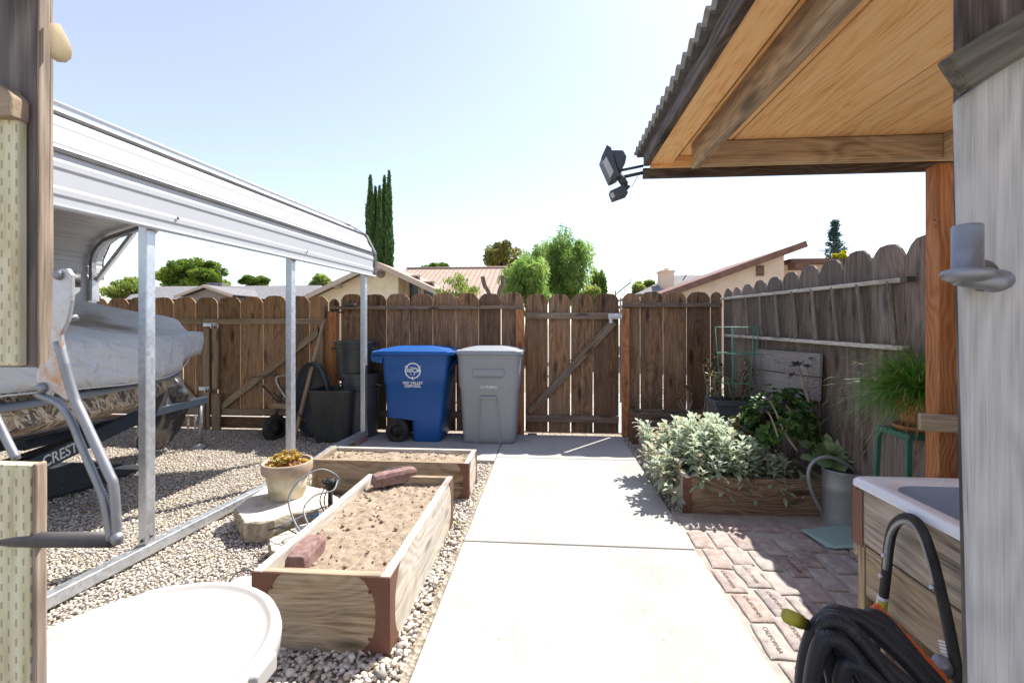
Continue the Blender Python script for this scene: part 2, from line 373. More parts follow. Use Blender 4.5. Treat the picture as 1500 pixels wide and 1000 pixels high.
M['leaf_blue'] = leafm('blue_conifer_leaf', [(0.034, 0.076, 0.068), (0.085, 0.145, 0.136), (0.136, 0.204, 0.204)], .25)
M['leaf_yellow'] = leafm('yellow_leaf', [(.30, .30, .03), (.5, .46, .04), (.6, .55, .08)], .45)
M['leaf_pale'] = leafm('pale_grey_leaf', [(.22, .18, .16), (.34, .29, .26), (.40, .36, .32)], .3)
M['glass_dark'] = plastic('dark_window', (.012, .014, .018), .2, 0)
def _canvas():
    m, nt, bs = new('grey_canvas'); o = objco(nt)
    n = noise_(nt, mapped(nt, o, (3, .8, 3)), 1.2, 4, .5, .4)
    c = mixc(nt, (.56, .57, .57), (.64, .64, .63), n)
    wob = nd(nt, 'VectorMath', _operation='ADD'); nt.links.new(o, wob.inputs[0]); nz = nd(nt, 'TexNoise', Vector=o, Scale=2.6, Detail=3.0)
    sc_ = nd(nt, 'VectorMath', _operation='SCALE'); nt.links.new(nz.outputs['Color'], sc_.inputs[0]); sc_.inputs['Scale'].default_value = .5; nt.links.new(sc_.outputs[0], wob.inputs[1])
    ds = nd(nt, 'VectorMath', _operation='DISTANCE'); nt.links.new(wob.outputs[0], ds.inputs[0]); ds.inputs[1].default_value = (.86, .42, .55)
    c = mixc(nt, c, (.25, .205, .135), ramp(nt, ds.outputs['Value'], [(.26, (.85, .85, .85)), (.36, (0, 0, 0))]))
    setc(nt, bs, c, .7, 0, .3)
    f1 = noise_(nt, mapped(nt, o, (6, 1.3, 6), (.5, .3, .4)), 1.6, 2, .5, .8); f2 = noise_(nt, mapped(nt, o, (2, 9, 2), (0, .6, -.5)), 1.2, 2, .5, .5)
    bump(nt, bs, math_(nt, 'ADD', f1, math_(nt, 'MULTIPLY', f2, .6)), .8, .07); return m
M['canvas'] = _canvas()
def _camo():
    m, nt, bs = new('marsh_camo'); o = objco(nt)
    c = mixc(nt, (.05, .052, .058), (.13, .115, .095), noise_(nt, o, 4, 4))
    for i, rx in enumerate((.5, -.75, 1.15, -1.3, .1, .85)):
        n = noise_(nt, mapped(nt, o, (3, 3.2 + .5*i, 34), (rx, 0, 0)), 1.2, 1.5, .5, .25)
        k = ramp(nt, n, [(.585, (0, 0, 0)), (.605, (1, 1, 1))])
        c = mixc(nt, c, ((.50, .41, .30), (.33, .26, .18), (.60, .52, .40), (.42, .32, .2), (.22, .19, .15), (.5, .43, .33))[i], k)
    setc(nt, bs, c, .5, 0, .3); return m
M['camo'] = _camo()
def _tarp():
    m, nt, bs = new('black_tarp'); o = objco(nt)
    vo = nd(nt, 'TexVoronoi', Vector=o, Scale=9.0, _feature='SMOOTH_F1')
    setc(nt, bs, (.05, .05, .054), .25, 0, 1.0); bump(nt, bs, math_(nt, 'ADD', vo.outputs['Distance'], noise_(nt, o, 4, 2)), .7, .05); return m
M['tarp'] = _tarp()
def _concrete():
    m, nt, bs = new('concrete'); o = objco(nt)
    n = noise_(nt, o, 1.4, 8, .65); n2 = noise_(nt, o, 45, 6, .7); n3 = noise_(nt, mapped(nt, o, (2, 40, 1)), 1.5, 5)
    f = math_(nt, 'ADD', math_(nt, 'MULTIPLY', n, .6), math_(nt, 'MULTIPLY', n2, .4))
    c = ramp(nt, f, [(.36, (.31, .30, .278)), (.5, (.385, .375, .352)), (.64, (.44, .43, .405))])
    vo = nd(nt, 'TexVoronoi', Vector=o, Scale=5.5)
    pit = ramp(nt, vo.outputs['Distance'], [(.034, (1, 1, 1)), (.06, (0, 0, 0))])
    c = mixc(nt, c, (.3, .24, .17), math_(nt, 'MULTIPLY', pit, .75))
    setc(nt, bs, c, .85, 0, .25)
    bump(nt, bs, math_(nt, 'ADD', math_(nt, 'MULTIPLY', n2, .6), math_(nt, 'MULTIPLY', n3, .6)), .12, .004); return m
M['concrete'] = _concrete()
def _ground():
    m, nt, bs = new('gravel_bed'); o = objco(nt)
    vo = nd(nt, 'TexVoronoi', Vector=o, Scale=42.0)
    c = ramp(nt, nd(nt, 'SeparateColor', Color=vo.outputs['Color']).outputs[0], [(0, (.16, .13, .10)), (.4, (.3, .25, .19)), (.75, (.4, .35, .28)), (1, (.5, .46, .4))])
    c = mixc(nt, c, (.3, .26, .2), math_(nt, 'MULTIPLY', noise_(nt, o, .6, 5), .5))
    setc(nt, bs, c, .95, 0, .15); bump(nt, bs, vo.outputs['Distance'], .8, .02); return m
M['ground'] = _ground()
def _pebble():
    m, nt, bs = new('pebble'); r = attr(nt, 'rnd', False); o = objco(nt)
    c = ramp(nt, r, [(0, (.14, .13, .125)), (.14, (.27, .25, .235)), (.3, (.44, .36, .27)), (.45, (.5, .46, .40)), (.62, (.38, .34, .3)), (.74, (.52, .42, .32)), (.86, (.3, .29, .285)), (1, (.6, .57, .52))])
    c = mixc(nt, c, (.3, .25, .19), math_(nt, 'MULTIPLY', noise_(nt, o, 60, 5), .3)); c = nd(nt, 'HueSaturation', Color=c, Value=1.42, Saturation=.85).outputs[0]
    setc(nt, bs, c, .85, 0, .25); bump(nt, bs, noise_(nt, o, 120, 4), .25, .003); return m
M['pebble'] = _pebble()
def _brick():
    m, nt, bs = new('salvaged_brick'); r = attr(nt, 'rnd', False); o = objco(nt)
    c = ramp(nt, r, [(0, (.20, .14, .135)), (.25, (.28, .20, .185)), (.45, (.24, .205, .21)), (.65, (.32, .25, .225)), (.85, (.28, .26, .26)), (1, (.34, .295, .275))])
    n = noise_(nt, o, 16, 8, .7)
    c = mixc(nt, c, (.52, .46, .40), ramp(nt, n, [(.42, (.1, .1, .1)), (.68, (.8, .8, .8))]))
    c = mixc(nt, c, (.10, .085, .085), ramp(nt, noise_(nt, o, 28, 5), [(.62, (0, 0, 0)), (.74, (.6, .6, .6))]))
    setc(nt, bs, c, .9, 0, .2); bump(nt, bs, noise_(nt, o, 70, 6, .7), .6, .006); return m
M['brick'] = _brick()
M['mortar'] = speck('pebbly_mortar', [(.28, .255, .22), (.37, .335, .295), (.43, .395, .35)], 10, .95, .7, 60, (.24, .2, .17), .006)
M['stamp'] = speck('stamp_shadow', [(.12, .085, .08), (.15, .11, .10), (.19, .14, .13)], 20)
def _incised():
    m, nt, bs = new('incised_treated_timber'); g = attr(nt, 'gc'); sp = nd(nt, 'SeparateXYZ', Vector=g)
    n = noise_(nt, mapped(nt, g, (3, 30, 30)), 2, 5); jit = noise_(nt, mapped(nt, g, (40, 90, 1)), 1, 2)
    c = ramp(nt, n, [(.35, (.46, .40, .24)), (.5, (.60, .55, .36)), (.65, (.69, .66, .48))])
    a = math_(nt, 'MULTIPLY', sp.outputs[1], 88.0); col = math_(nt, 'FLOOR', a); fy = math_(nt, 'FRACT', a)
    fx = math_(nt, 'FRACT', math_(nt, 'ADD', math_(nt, 'MULTIPLY_ADD', sp.outputs[0], 40.0, math_(nt, 'MULTIPLY', col, .5)), math_(nt, 'MULTIPLY', jit, .35)))
    k = math_(nt, 'MULTIPLY', math_(nt, 'LESS_THAN', fx, .42), math_(nt, 'LESS_THAN', math_(nt, 'ABSOLUTE', math_(nt, 'SUBTRACT', fy, .5)), .13))
    c = mixc(nt, c, (.26, .24, .14), math_(nt, 'MULTIPLY', k, .75))
    setc(nt, bs, c, .8, 0, .2); bump(nt, bs, math_(nt, 'SUBTRACT', math_(nt, 'MULTIPLY', n, .3), k), .4, .003); return m
M['incised'] = _incised()
def _tiles():
    m, nt, bs = new('clay_roof_tiles'); g = attr(nt, 'gc')
    br = nt.nodes.new('ShaderNodeTexBrick'); nt.links.new(g, br.inputs[0])
    br.offset = 0.0; br.inputs['Scale'].default_value = 1.0; br.inputs['Brick Width'].default_value = .32; br.inputs['Row Height'].default_value = .36
    br.inputs['Mortar Size'].default_value = .035; br.inputs['Mortar Smooth'].default_value = .5
    br.inputs['Color1'].default_value = (.42, .34, .265, 1); br.inputs['Color2'].default_value = (.36, .285, .22, 1); br.inputs['Mortar'].default_value = (.16, .09, .07, 1)
    c = mixc(nt, br.outputs[0], (.5, .38, .31), math_(nt, 'MULTIPLY', noise_(nt, g, 1.5, 6), .5))
    setc(nt, bs, c, .85, 0, .2); bump(nt, bs, br.outputs['Fac'], -.6, .04); return m
M['tiles'] = _tiles()

# ================================================================== ground, path, patio
b = MB(); b.add([(-400, -60, -.02), (400, -60, -.02), (400, 700, -.02), (-400, 700, -.02)], [(0, 1, 2, 3)])
tag(b.build('ground', M['ground'], origin=(0, 0, -.02)), None, None, None, 'structure')
YF = 5.97                                             # plane of the back fence
b = MB()                                              # the walk, in four pours, plus the pad under the bins
for y0, y1 in ((.2, 1.42), (1.428, 2.955), (2.967, 4.842), (4.852, 5.86)):
    b.box((-.555, y0, -.1), (.925, y1, .014))
b.box((-2.30, 4.72, -.1), (-.563, 5.86, .014))
b.box((-7.5, 6.12, -.1), (5, 9.5, -.002))
tag(b.build('path', M['concrete'], bevel=.007, origin=(0, 0, 0)), None, None, None, 'structure')

# patio of salvaged bricks in pebbly mortar
b = MB(); b.box((.93, .3, -.1), (2.16, 3.56, .0)); tag(b.build('patio', M['mortar'], origin=(1, 1, 0)), None, None, None, 'structure')
def brick_mesh(b, cx, cy, lx, ly, top, rot):
    vs = []; U = [-1, -.985, -.94, -.8, -.45, 0, .45, .8, .94, .985, 1]; Vv = [-1, -.99, -.965, -.88, -.6, -.3, 0, .3, .6, .88, .965, .99, 1]
    if lx > ly: U, Vv = Vv, U
    nx, ny = len(U)-1, len(Vv)-1; ph = random.uniform(0, 99)
    c, s_ = math.cos(rot), math.sin(rot)
    for j in range(ny+1):
        for i in range(nx+1):
            u, v = U[i], Vv[j]
            k = (abs(u)**14+abs(v)**14)
            x, y = u*lx/2, v*ly/2
            nz = noise.noise(Vector((x*25+ph, y*25, ph))); ne = noise.noise(Vector((x*14+ph, y*14, ph+7)))
            x += .006*ne*(1 if abs(u) > .8 else .2); y += .006*noise.noise(Vector((y*14, x*14+ph, 3)))
            z = top - .009*min(1, k) + .003*nz
            if i in (0, nx) or j in (0, ny): z = -.01
            vs.append((cx+x*c-y*s_, cy+x*s_+y*c, z))
    fs = [(j*(nx+1)+i, j*(nx+1)+i+1, (j+1)*(nx+1)+i+1, (j+1)*(nx+1)+i) for j in range(ny) for i in range(nx)]
    b.add(vs, fs, None, None, True)
b = MB(); ltr = MB()
for row in range(10):
    cy = 3.115 - row*.243
    for colm in range(9):
        cx = 1.012 + colm*.137 + (.02 if row % 2 else -.004) + random.uniform(-.006, .006)
        if cx > 2.09: continue
        lx, ly = random.uniform(.116, .127), random.uniform(.222, .236)
        yy = cy + random.uniform(-.008, .008) + (.06 if colm % 3 == 1 else 0) - (.05 if colm % 4 == 3 else 0)
        if yy > 3.13: yy = 3.12
        ro = random.uniform(-.05, .05); brick_mesh(b, cx, yy, lx, ly, .013, ro)
        if random.random() < .22 or (row > 1 and colm < 2):
            T = frame((cx-.012, yy, .0146), (math.sin(ro)*1.0, -1, 0), (1, math.sin(ro), 0))
            V, Fc = text_geo('CALIFORNIA', .031, T, .0004, bold=-.0003); ltr.add(V, Fc)
for k in range(5):
    brick_mesh(b, 1.07+k*.232, 3.325, .215, .10, .013, random.uniform(-.03, .03))
o = b.build('paving_bricks', M['brick'], origin=(1, 1, 0)); tag(o, None, None, None, 'structure')
lo = ltr.build('stamped_lettering', M['stamp'], o); lo['kind'] = 'structure'

# gravel: real pebbles, nobody could count them
def pebbles():
    bmm = bmesh.new(); bmesh.ops.create_icosphere(bmm, subdivisions=1, radius=1.0)
    V0 = np.array([v.co[:] for v in bmm.verts]); F0 = np.array([[v.index for v in f.verts] for f in bmm.faces]); bmm.free()
    var = [V0*(1+rng.normal(0, .16, (len(V0), 1))) for _ in range(16)]
    def spots(x0, x1, y0, y1, step, lo, hi):
        nx, ny = int((x1-x0)/step), int((y1-y0)/step)
        X, Y = np.meshgrid(np.arange(nx)*step+x0, np.arange(ny)*step+y0)
        X = (X+rng.uniform(-.55, .55, X.shape)*step).ravel(); Y = (Y+rng.uniform(-.55, .55, Y.shape)*step).ravel()
        S = rng.uniform(lo, hi, X.shape)*np.where(rng.random(X.shape) < .12, 1.45, 1)
        return np.stack([X, Y, S], 1)
    P = [spots(-1.4, -.585, 1.5, 2.6, .021, .008, .0185), spots(-.72, -.575, 2.5, 4.7, .019, .006, .014),
         spots(-4.6, -1.33, 1.3, 3.2, .0175, .005, .0105), spots(-6.3, -2.46, 3.2, 5.9, .0235, .005, .0105), spots(-2.46, -.7, 3.0, 3.75, .0175, .005, .0105),
         spots(-2.46, -2.0, 3.7, 4.75, .024, .006, .0125), spots(.935, 1.10, 3.5, 5.95, .02, .006, .0125)]
    P = np.concatenate(P)
    X, Y = P[:, 0], P[:, 1]
    inside = ((X > -1.30) & (X < -.71) & (Y > 1.97) & (Y < 3.24)) | ((X > -2.0) & (X < -.68) & (Y > 3.74) & (Y < 4.1))
    P = P[~inside]; n = len(P)
    vi = rng.integers(0, 16, n); V = np.stack(var)[vi]
    sc3 = P[:, 2][:, None]*np.stack([rng.uniform(.8, 1.35, n), rng.uniform(.65, 1.0, n), rng.uniform(.45, .75, n)], 1)
    V = V*sc3[:, None, :]
    tx = rng.normal(0, .3, n); a = rng.uniform(0, 6.28, n); c, s_ = np.cos(tx), np.sin(tx)
    Yv = V[:, :, 1]*c[:, None]-V[:, :, 2]*s_[:, None]; Zv = V[:, :, 1]*s_[:, None]+V[:, :, 2]*c[:, None]
    c, s_ = np.cos(a)[:, None], np.sin(a)[:, None]
    V = np.stack([V[:, :, 0]*c-Yv*s_, V[:, :, 0]*s_+Yv*c, Zv], 2)
    V[:, :, 0] += P[:, 0][:, None]; V[:, :, 1] += P[:, 1][:, None]; V[:, :, 2] += (-.016+P[:, 2]*.4+rng.uniform(-.002, .006, n))[:, None]
    Fc = F0[None]+np.arange(n)[:, None, None]*len(V0)
    V = V.reshape(-1, 3); Fc = Fc.reshape(-1, 3)
    me = bpy.data.meshes.new('gravel'); me.vertices.add(len(V)); me.loops.add(len(Fc)*3); me.polygons.add(len(Fc))
    me.vertices.foreach_set('co', V.astype(np.float32).ravel()); me.loops.foreach_set('vertex_index', Fc.astype(np.int32).ravel())
    me.polygons.foreach_set('loop_start', np.arange(0, len(Fc)*3, 3, dtype=np.int32)); me.polygons.foreach_set('use_smooth', np.ones(len(Fc), dtype=bool))
    at = me.attributes.new('rnd', 'FLOAT', 'POINT'); at.data.foreach_set('value', np.repeat(rng.random(n), len(V0)).astype(np.float32))
    me.update(); me.validate(); me.materials.append(M['pebble'])
    o = bpy.data.objects.new('gravel', me); COL.objects.link(o); tag(o, 'loose tan and grey gravel covering the yard', 'gravel', None, 'stuff')
pebbles()

# ================================================================== fences and gates
def dogear(b, p, u, w_, z0, z1, n, th, cut=.065):
    """one picket: foot corner p, direction u, width w_, thickness along n"""
    p, u = Vector(p), Vector(u); q = lambda s_, z: p + u*s_ + Vector((0, 0, z-p.z))
    jz = random.uniform(-.008, .008); z1 += jz; c = cut*min(1, w_/.2)
    poly = [q(0, z0), q(w_, z0), q(w_, z1-c*1.2), q(w_-c*.45, z1-c*.5), q(w_-c, z1-.004), q(w_/2, z1+.004), q(c, z1-.004), q(c*.45, z1-c*.5), q(0, z1-c*1.2)]
    b.prism(poly, Vector(n)*th)
def bx(px): return PY(px, 474, YF).x
def run(b, pxs, z0, z1, y=YF, gap=.009, th=.019):
    for a, c in zip(pxs[:-1], pxs[1:]):
        x0, x1 = bx(a), bx(c)
        dogear(b, (x0+gap/2, y+random.uniform(0, .004), z0), (1, 0, 0), x1-x0-gap, z0, z1, (0, 1, 0), th)
zt = lambda px, py, Y=YF: PY(px, py, Y).z
def railx(b, pa, pb, py, ht, y=YF, th=.038):
    za, zb_ = zt(pa, py), zt(pb, py)
    b.plank((bx(pa), y-th/2-.001, (za+zb_)/2), (bx(pb), y-th/2-.001, (za+zb_)/2), ht, th)

# --- left pair of drive gates (braced leaves)
def hardware(parent, px, py, name, lw=.12):
    h = MB(); p = PY(px, py, YF-.045)
    h.box((p.x-lw, p.y-.006, p.z-.026), (p.x+lw*.9, p.y, p.z+.026)); h.box((p.x-lw*.5, p.y-.03, p.z-.012), (p.x+lw*.8, p.y-.006, p.z+.014)); h.box((p.x+lw*.35, p.y-.05, p.z-.05), (p.x+lw*.5, p.y-.006, p.z+.012))
    return h.build(name, M['galv'], parent, bevel=.003)
g1 = thing('drive_gate', 'wide brown plank gate leaf with diagonal brace behind the upturned wheelbarrow', 'gate', (bx(395), YF, 0))
b = MB(); run(b, [319, 352, 385, 419, 453, 481], .17, zt(400, 434)); b.build('boards', M['picket_warm'], g1, bevel=.002)
b = MB(); railx(b, 300, 481, 470.5, .075); b.build('rail', M['rail'], g1, bevel=.003); b = MB(); railx(b, 320, 481, 602.5, .075); b.build('rail', M['rail'], g1, bevel=.003)
b = MB(); b.plank(PY(322, 598, YF-.022), PY(470, 483, YF-.022), .085, .034); b.build('brace', M['rail'], g1, bevel=.003)
b = MB(); b.plank(PY(316, 480, YF-.022), PY(316, 570, YF-.022), .085, .034); b.build('stile', M['rail'], g1, bevel=.003); b = MB(); b.plank(PY(470, 480, YF-.022), PY(470, 596, YF-.022), .075, .034); b.build('stile', M['rail'], g1, bevel=.003)
b = MB(); b.box((bx(322), YF-.002, .0), (bx(478), YF+.03, .155)); b.build('kickboard', M['picket'], g1, bevel=.003)
b = MB(); b.plank(PY(317, 576, YF-.06), PY(317, 642, YF-.06), .115, .045); b.build('stop_block', M['rail'], g1, bevel=.004)
hardware(g1, 308, 475.5, 'latch', .105); hardware(g1, 300, 569, 'latch', .085)
g2 = thing('drive_gate', 'wide brown plank gate leaf behind the bow of the covered boat', 'gate', (bx(230), YF, 0))
b = MB(); run(b, [124, 157, 188, 221, 254, 286.5, 318.5], .17, zt(250, 436)); b.build('boards', M['picket_warm'], g2, bevel=.002)
b = MB(); railx(b, 130, 299, 471, .075); b.build('rail', M['rail'], g2, bevel=.003); b = MB(); railx(b, 130, 298, 601, .07); b.build('rail', M['rail'], g2, bevel=.003)
b = MB(); b.plank(PY(240, 540, YF-.022), PY(300, 598, YF-.022), .085, .034); b.build('brace', M['rail'], g2, bevel=.003)
b = MB(); b.plank(PY(303, 480, YF-.022), PY(303, 640, YF-.022), .085, .034); b.build('stile', M['rail'], g2, bevel=.003); b = MB(); b.plank(PY(296, 590, YF-.05), PY(296, 642, YF-.05), .10, .03); b.build('stile', M['rail'], g2, bevel=.003)
b = MB(); b.box((bx(130), YF, .0), (bx(316), YF+.03, .155)); b.build('kickboard', M['picket'], g2, bevel=.003)
# --- fence further left, hidden by the boat
f0 = thing('wooden_fence', 'brown board fence seen low beyond the boat cover at far left', 'fence', (bx(60), YF, 0))
b = MB(); run(b, [-120, -84, -48, -12, 22, 56, 90, 123.5], .02, zt(110, 437)); b.build('boards', M['picket'], f0, bevel=.002)
b = MB(); railx(b, -120, 123, 470, .075); b.build('rail', M['rail'], f0)
# --- narrow picket + bin fence
f1 = thing('wooden_fence', 'dark weathered board fence behind the blue and grey wheeled bins', 'fence', (bx(630), YF, 0))
b = MB(); run(b, [481.5, 497.5], .02, zt(490, 437)); run(b, [499, 532, 566, 600, 634, 668, 701, 734, 767.5], .02, zt(640, 430)); b.build('boards', M['picket'], f1, bevel=.002)
b = MB(); railx(b, 486, 767, 450.5, .045, th=.06); b.build('rail', M['rail_dark'], f1, bevel=.003); b = MB(); railx(b, 499, 757, 606, .085); b.build('rail', M['rail_dark'], f1, bevel=.003)
b = MB(); b.box((bx(484), YF-.085, 0), (bx(497), YF-.005, zt(490, 457))); b.build('post', M['redwood'], f1, bevel=.004)
b = MB(); b.box((bx(756.5), YF-.085, 0), (bx(768), YF-.003, zt(760, 453))); b.build('post', M['redwood'], f1, bevel=.004)
b = MB(); p = PY(476, 462, YF-.07); b.box((p.x-.012, p.y, p.z-.04), (p.x+.012, p.y+.03, p.z+.14)); b.box((p.x, p.y+.005, p.z+.03), (p.x+.24, p.y+.03, p.z+.055)); b.build('gate_hinge', M['trim_dark'], f1, bevel=.003)
b = MB(); p = PY(513, 447, YF-.06); b.box((p.x-.09, p.y-.08, p.z-.005), (p.x+.09, p.y+.02, p.z+.02)); o = b.build('solar_light', M['trim_dark'], bevel=.004); tag(o, 'small flat dark solar light on the fence rail above the black cans', 'solar light')
# --- walk gate
g3 = thing('garden_gate', 'brown plank walk gate with diagonal brace at the end of the concrete path', 'gate', (bx(838), YF, 0))
b = MB(); run(b, [769, 803, 836, 869, 907], .022, zt(838, 431), gap=.013); b.build('boards', M['picket'], g3, bevel=.002)
b = MB(); railx(b, 770, 897, 462.5, .085); b.build('rail', M['rail_dark'], g3, bevel=.003); b = MB(); railx(b, 770, 906, 612.5, .09); b.build('rail', M['rail_dark'], g3, bevel=.003)
b = MB(); b.plank(PY(776, 604, YF-.021), PY(899, 471, YF-.021), .10, .036); b.build('brace', M['rail_dark'], g3, bevel=.003)
h = MB(); p0, p1 = PY(891, 463, YF-.044), PY(914, 463, YF-.044); h.box((p0.x, p0.y-.012, p0.z-.035), (p1.x, p0.y, p0.z+.035)); h.box((p0.x+.03, p0.y-.04, p0.z-.012), (p1.x-.02, p0.y-.012, p0.z+.012)); h.box((p0.x+.01, p0.y-.02, p0.z-.09), (p0.x+.05, p0.y-.0, p0.z-.03)); h.build('latch', M['galv'], g3, bevel=.003)
h = MB(); p = PY(775, 638, YF-.045); h.box((p.x-.02, p.y, p.z), (p.x+.1, p.y+.03, p.z+.03)); h.build('hinge', M['galv_dull'], g3, bevel=.003)
# --- fence right of the gate
f2 = thing('wooden_fence', 'dark board fence between the walk gate and the corner, beds at its foot', 'fence', (bx(985), YF, 0))
b = MB(); run(b, [911, 938, 971.5, 1006, 1041, 1058], .02, zt(985, 428), gap=.011); b.build('boards', M['picket'], f2, bevel=.002)
b = MB(); railx(b, 912, 1055, 447, .05, th=.065); b.build('rail', M['rail_dark'], f2, bevel=.003)
b = MB(); b.box((bx(910), YF-.09, 0), (bx(920.5), YF-.003, zt(915, 452))); b.build('post', M['redwood'], f2, bevel=.004)
# --- side fence on the right
XF = 2.2
f3 = thing('side_fence', 'grey weathered dog-eared fence along the right side carrying the ladder', 'fence', (XF, 3.5, 0))
b = MB(); y = 5.93
while y > .2:
    wd = .296 if y < 5.5 else .26
    z1 = 1.955 - .085*min(1, max(0, (y-3.6)/2.0))
    dogear(b, (XF+random.uniform(0, .004), y-wd, .02), (0, 1, 0), wd-.009, .02, z1, (1, 0, 0), .02, .075); y -= wd+.004
b.build('boards', M['picket_grey'], f3, bevel=.002)
for z in (1.5, .3): b = MB(); b.plank((XF+.045, .2, z), (XF+.045, 5.93, z), .085, .04, (1, 0, 0)); b.build('rail', M['rail_dark'], f3)

# --- rustic ladder hung on the side fence
lad = thing('wooden_ladder', 'rustic branch-rung ladder hung sideways on the grey side fence', 'ladder', (XF, 4, 1.5))
xa = XF-.035
top0, top1 = PX(1057, 438, xa), PX(1331, 409, xa); bot0, bot1 = PX(1062, 491, xa), PX(1303, 508.5, xa)
b = MB(); b.plank(top0, top1, .028, .045, (-1, 0, 0)); b.build('side_rail', M['bed_bleached'], lad, bevel=.006)
b = MB(); b.plank(bot0, bot1+ (bot1-bot0)*.05, .03, .045, (-1, 0, 0)); b.build('side_rail', M['bed_bleached'], lad, bevel=.006)
b = MB(); b.plank(top1+Vector((0, .035, 0)), top1+Vector((0, -.02, 0)), .032, .049, (-1, 0, 0)); b.build('end_cap', M['trim_dark'], lad)
for k, px in enumerate([1093, 1113, 1136, 1161, 1190, 1220, 1257, 1302]):
    t = (px-1057)/(1331-1057); a = PX(px, 438-29*t, xa-.01); dy = -.012*random.random()
    c = PX(px+3+7*(k/7), 491+17.5*(px-1062)/(1303-1062)-2, xa-.01)
    m1 = (a+c)/2+Vector((0, random.uniform(-.012, .012), 0)); b = MB(); b.tube(arc([a, m1, c], 5), .016+.003*random.random(), 8); b.build('rung', M['rung'], lad)

# --- weathered board sign
sg = thing('wooden_sign', 'weathered whitewashed plank sign with worn lettering on the side fence', 'sign', (XF, 4.6, 1.0))
xs = XF-.02
q = [PX(1111, 511, xs), PX(1206, 518, xs), PX(1203, 588, xs), PX(1113, 571, xs)]
mid0, mid1 = (q[0]+q[3])/2, (q[1]+q[2])/2
M['sign'] = wood('whitewashed_plank', (.15, .125, .11), (.28, .25, .23), (.40, .37, .345), (.32, .30, .285), .6, .1, False, 1.6)
b = MB(); e = Vector((0, 0, .004))
b.prism([q[0], q[1], mid1+e, mid0+e], (-.025, 0, 0), grain=1); b.prism([mid0-e, mid1-e, q[2], q[3]], (-.025, 0, 0), grain=1)
b.build('planks', M['sign'], sg, bevel=.003)
b = MB(); u = (q[1]-q[0]); lu = u.length; u.normalize(); rs = random.Random(5)     # worn carved strokes, no longer legible
def stroke(s0, z0, s1, z1, wd=.007):
    P = q[0]+u*s0*lu+Vector((-.0258, 0, -z0)); Q = q[0]+u*s1*lu+Vector((-.0258, 0, -z1)); b.plank(P, Q, wd, .0012, (-1, 0, 0))
for s0, kind in ((.10, 'T'), (.24, 'I'), (.36, 'N'), (.52, 'O'), (.66, 'N')):
    a = .07+s0*.05
    stroke(s0, a, s0, a+.105)
    if kind in 'TN': stroke(s0-.03, a, s0+.05, a+.004)
    if kind in 'NO': stroke(s0+.07, a+.01, s0+.07, a+.10)
    if kind == 'O': stroke(s0, a+.105, s0+.07, a+.1); stroke(s0, a, s0+.07, a+.01)
for k in range(9): z = rs.uniform(.24, .36); s0 = rs.uniform(.05, .6); stroke(s0, z, s0+rs.uniform(-.01, .03), z+rs.uniform(.01, .05), .004)
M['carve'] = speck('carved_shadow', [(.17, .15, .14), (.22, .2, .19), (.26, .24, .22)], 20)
b.build('carving', M['carve'], sg)

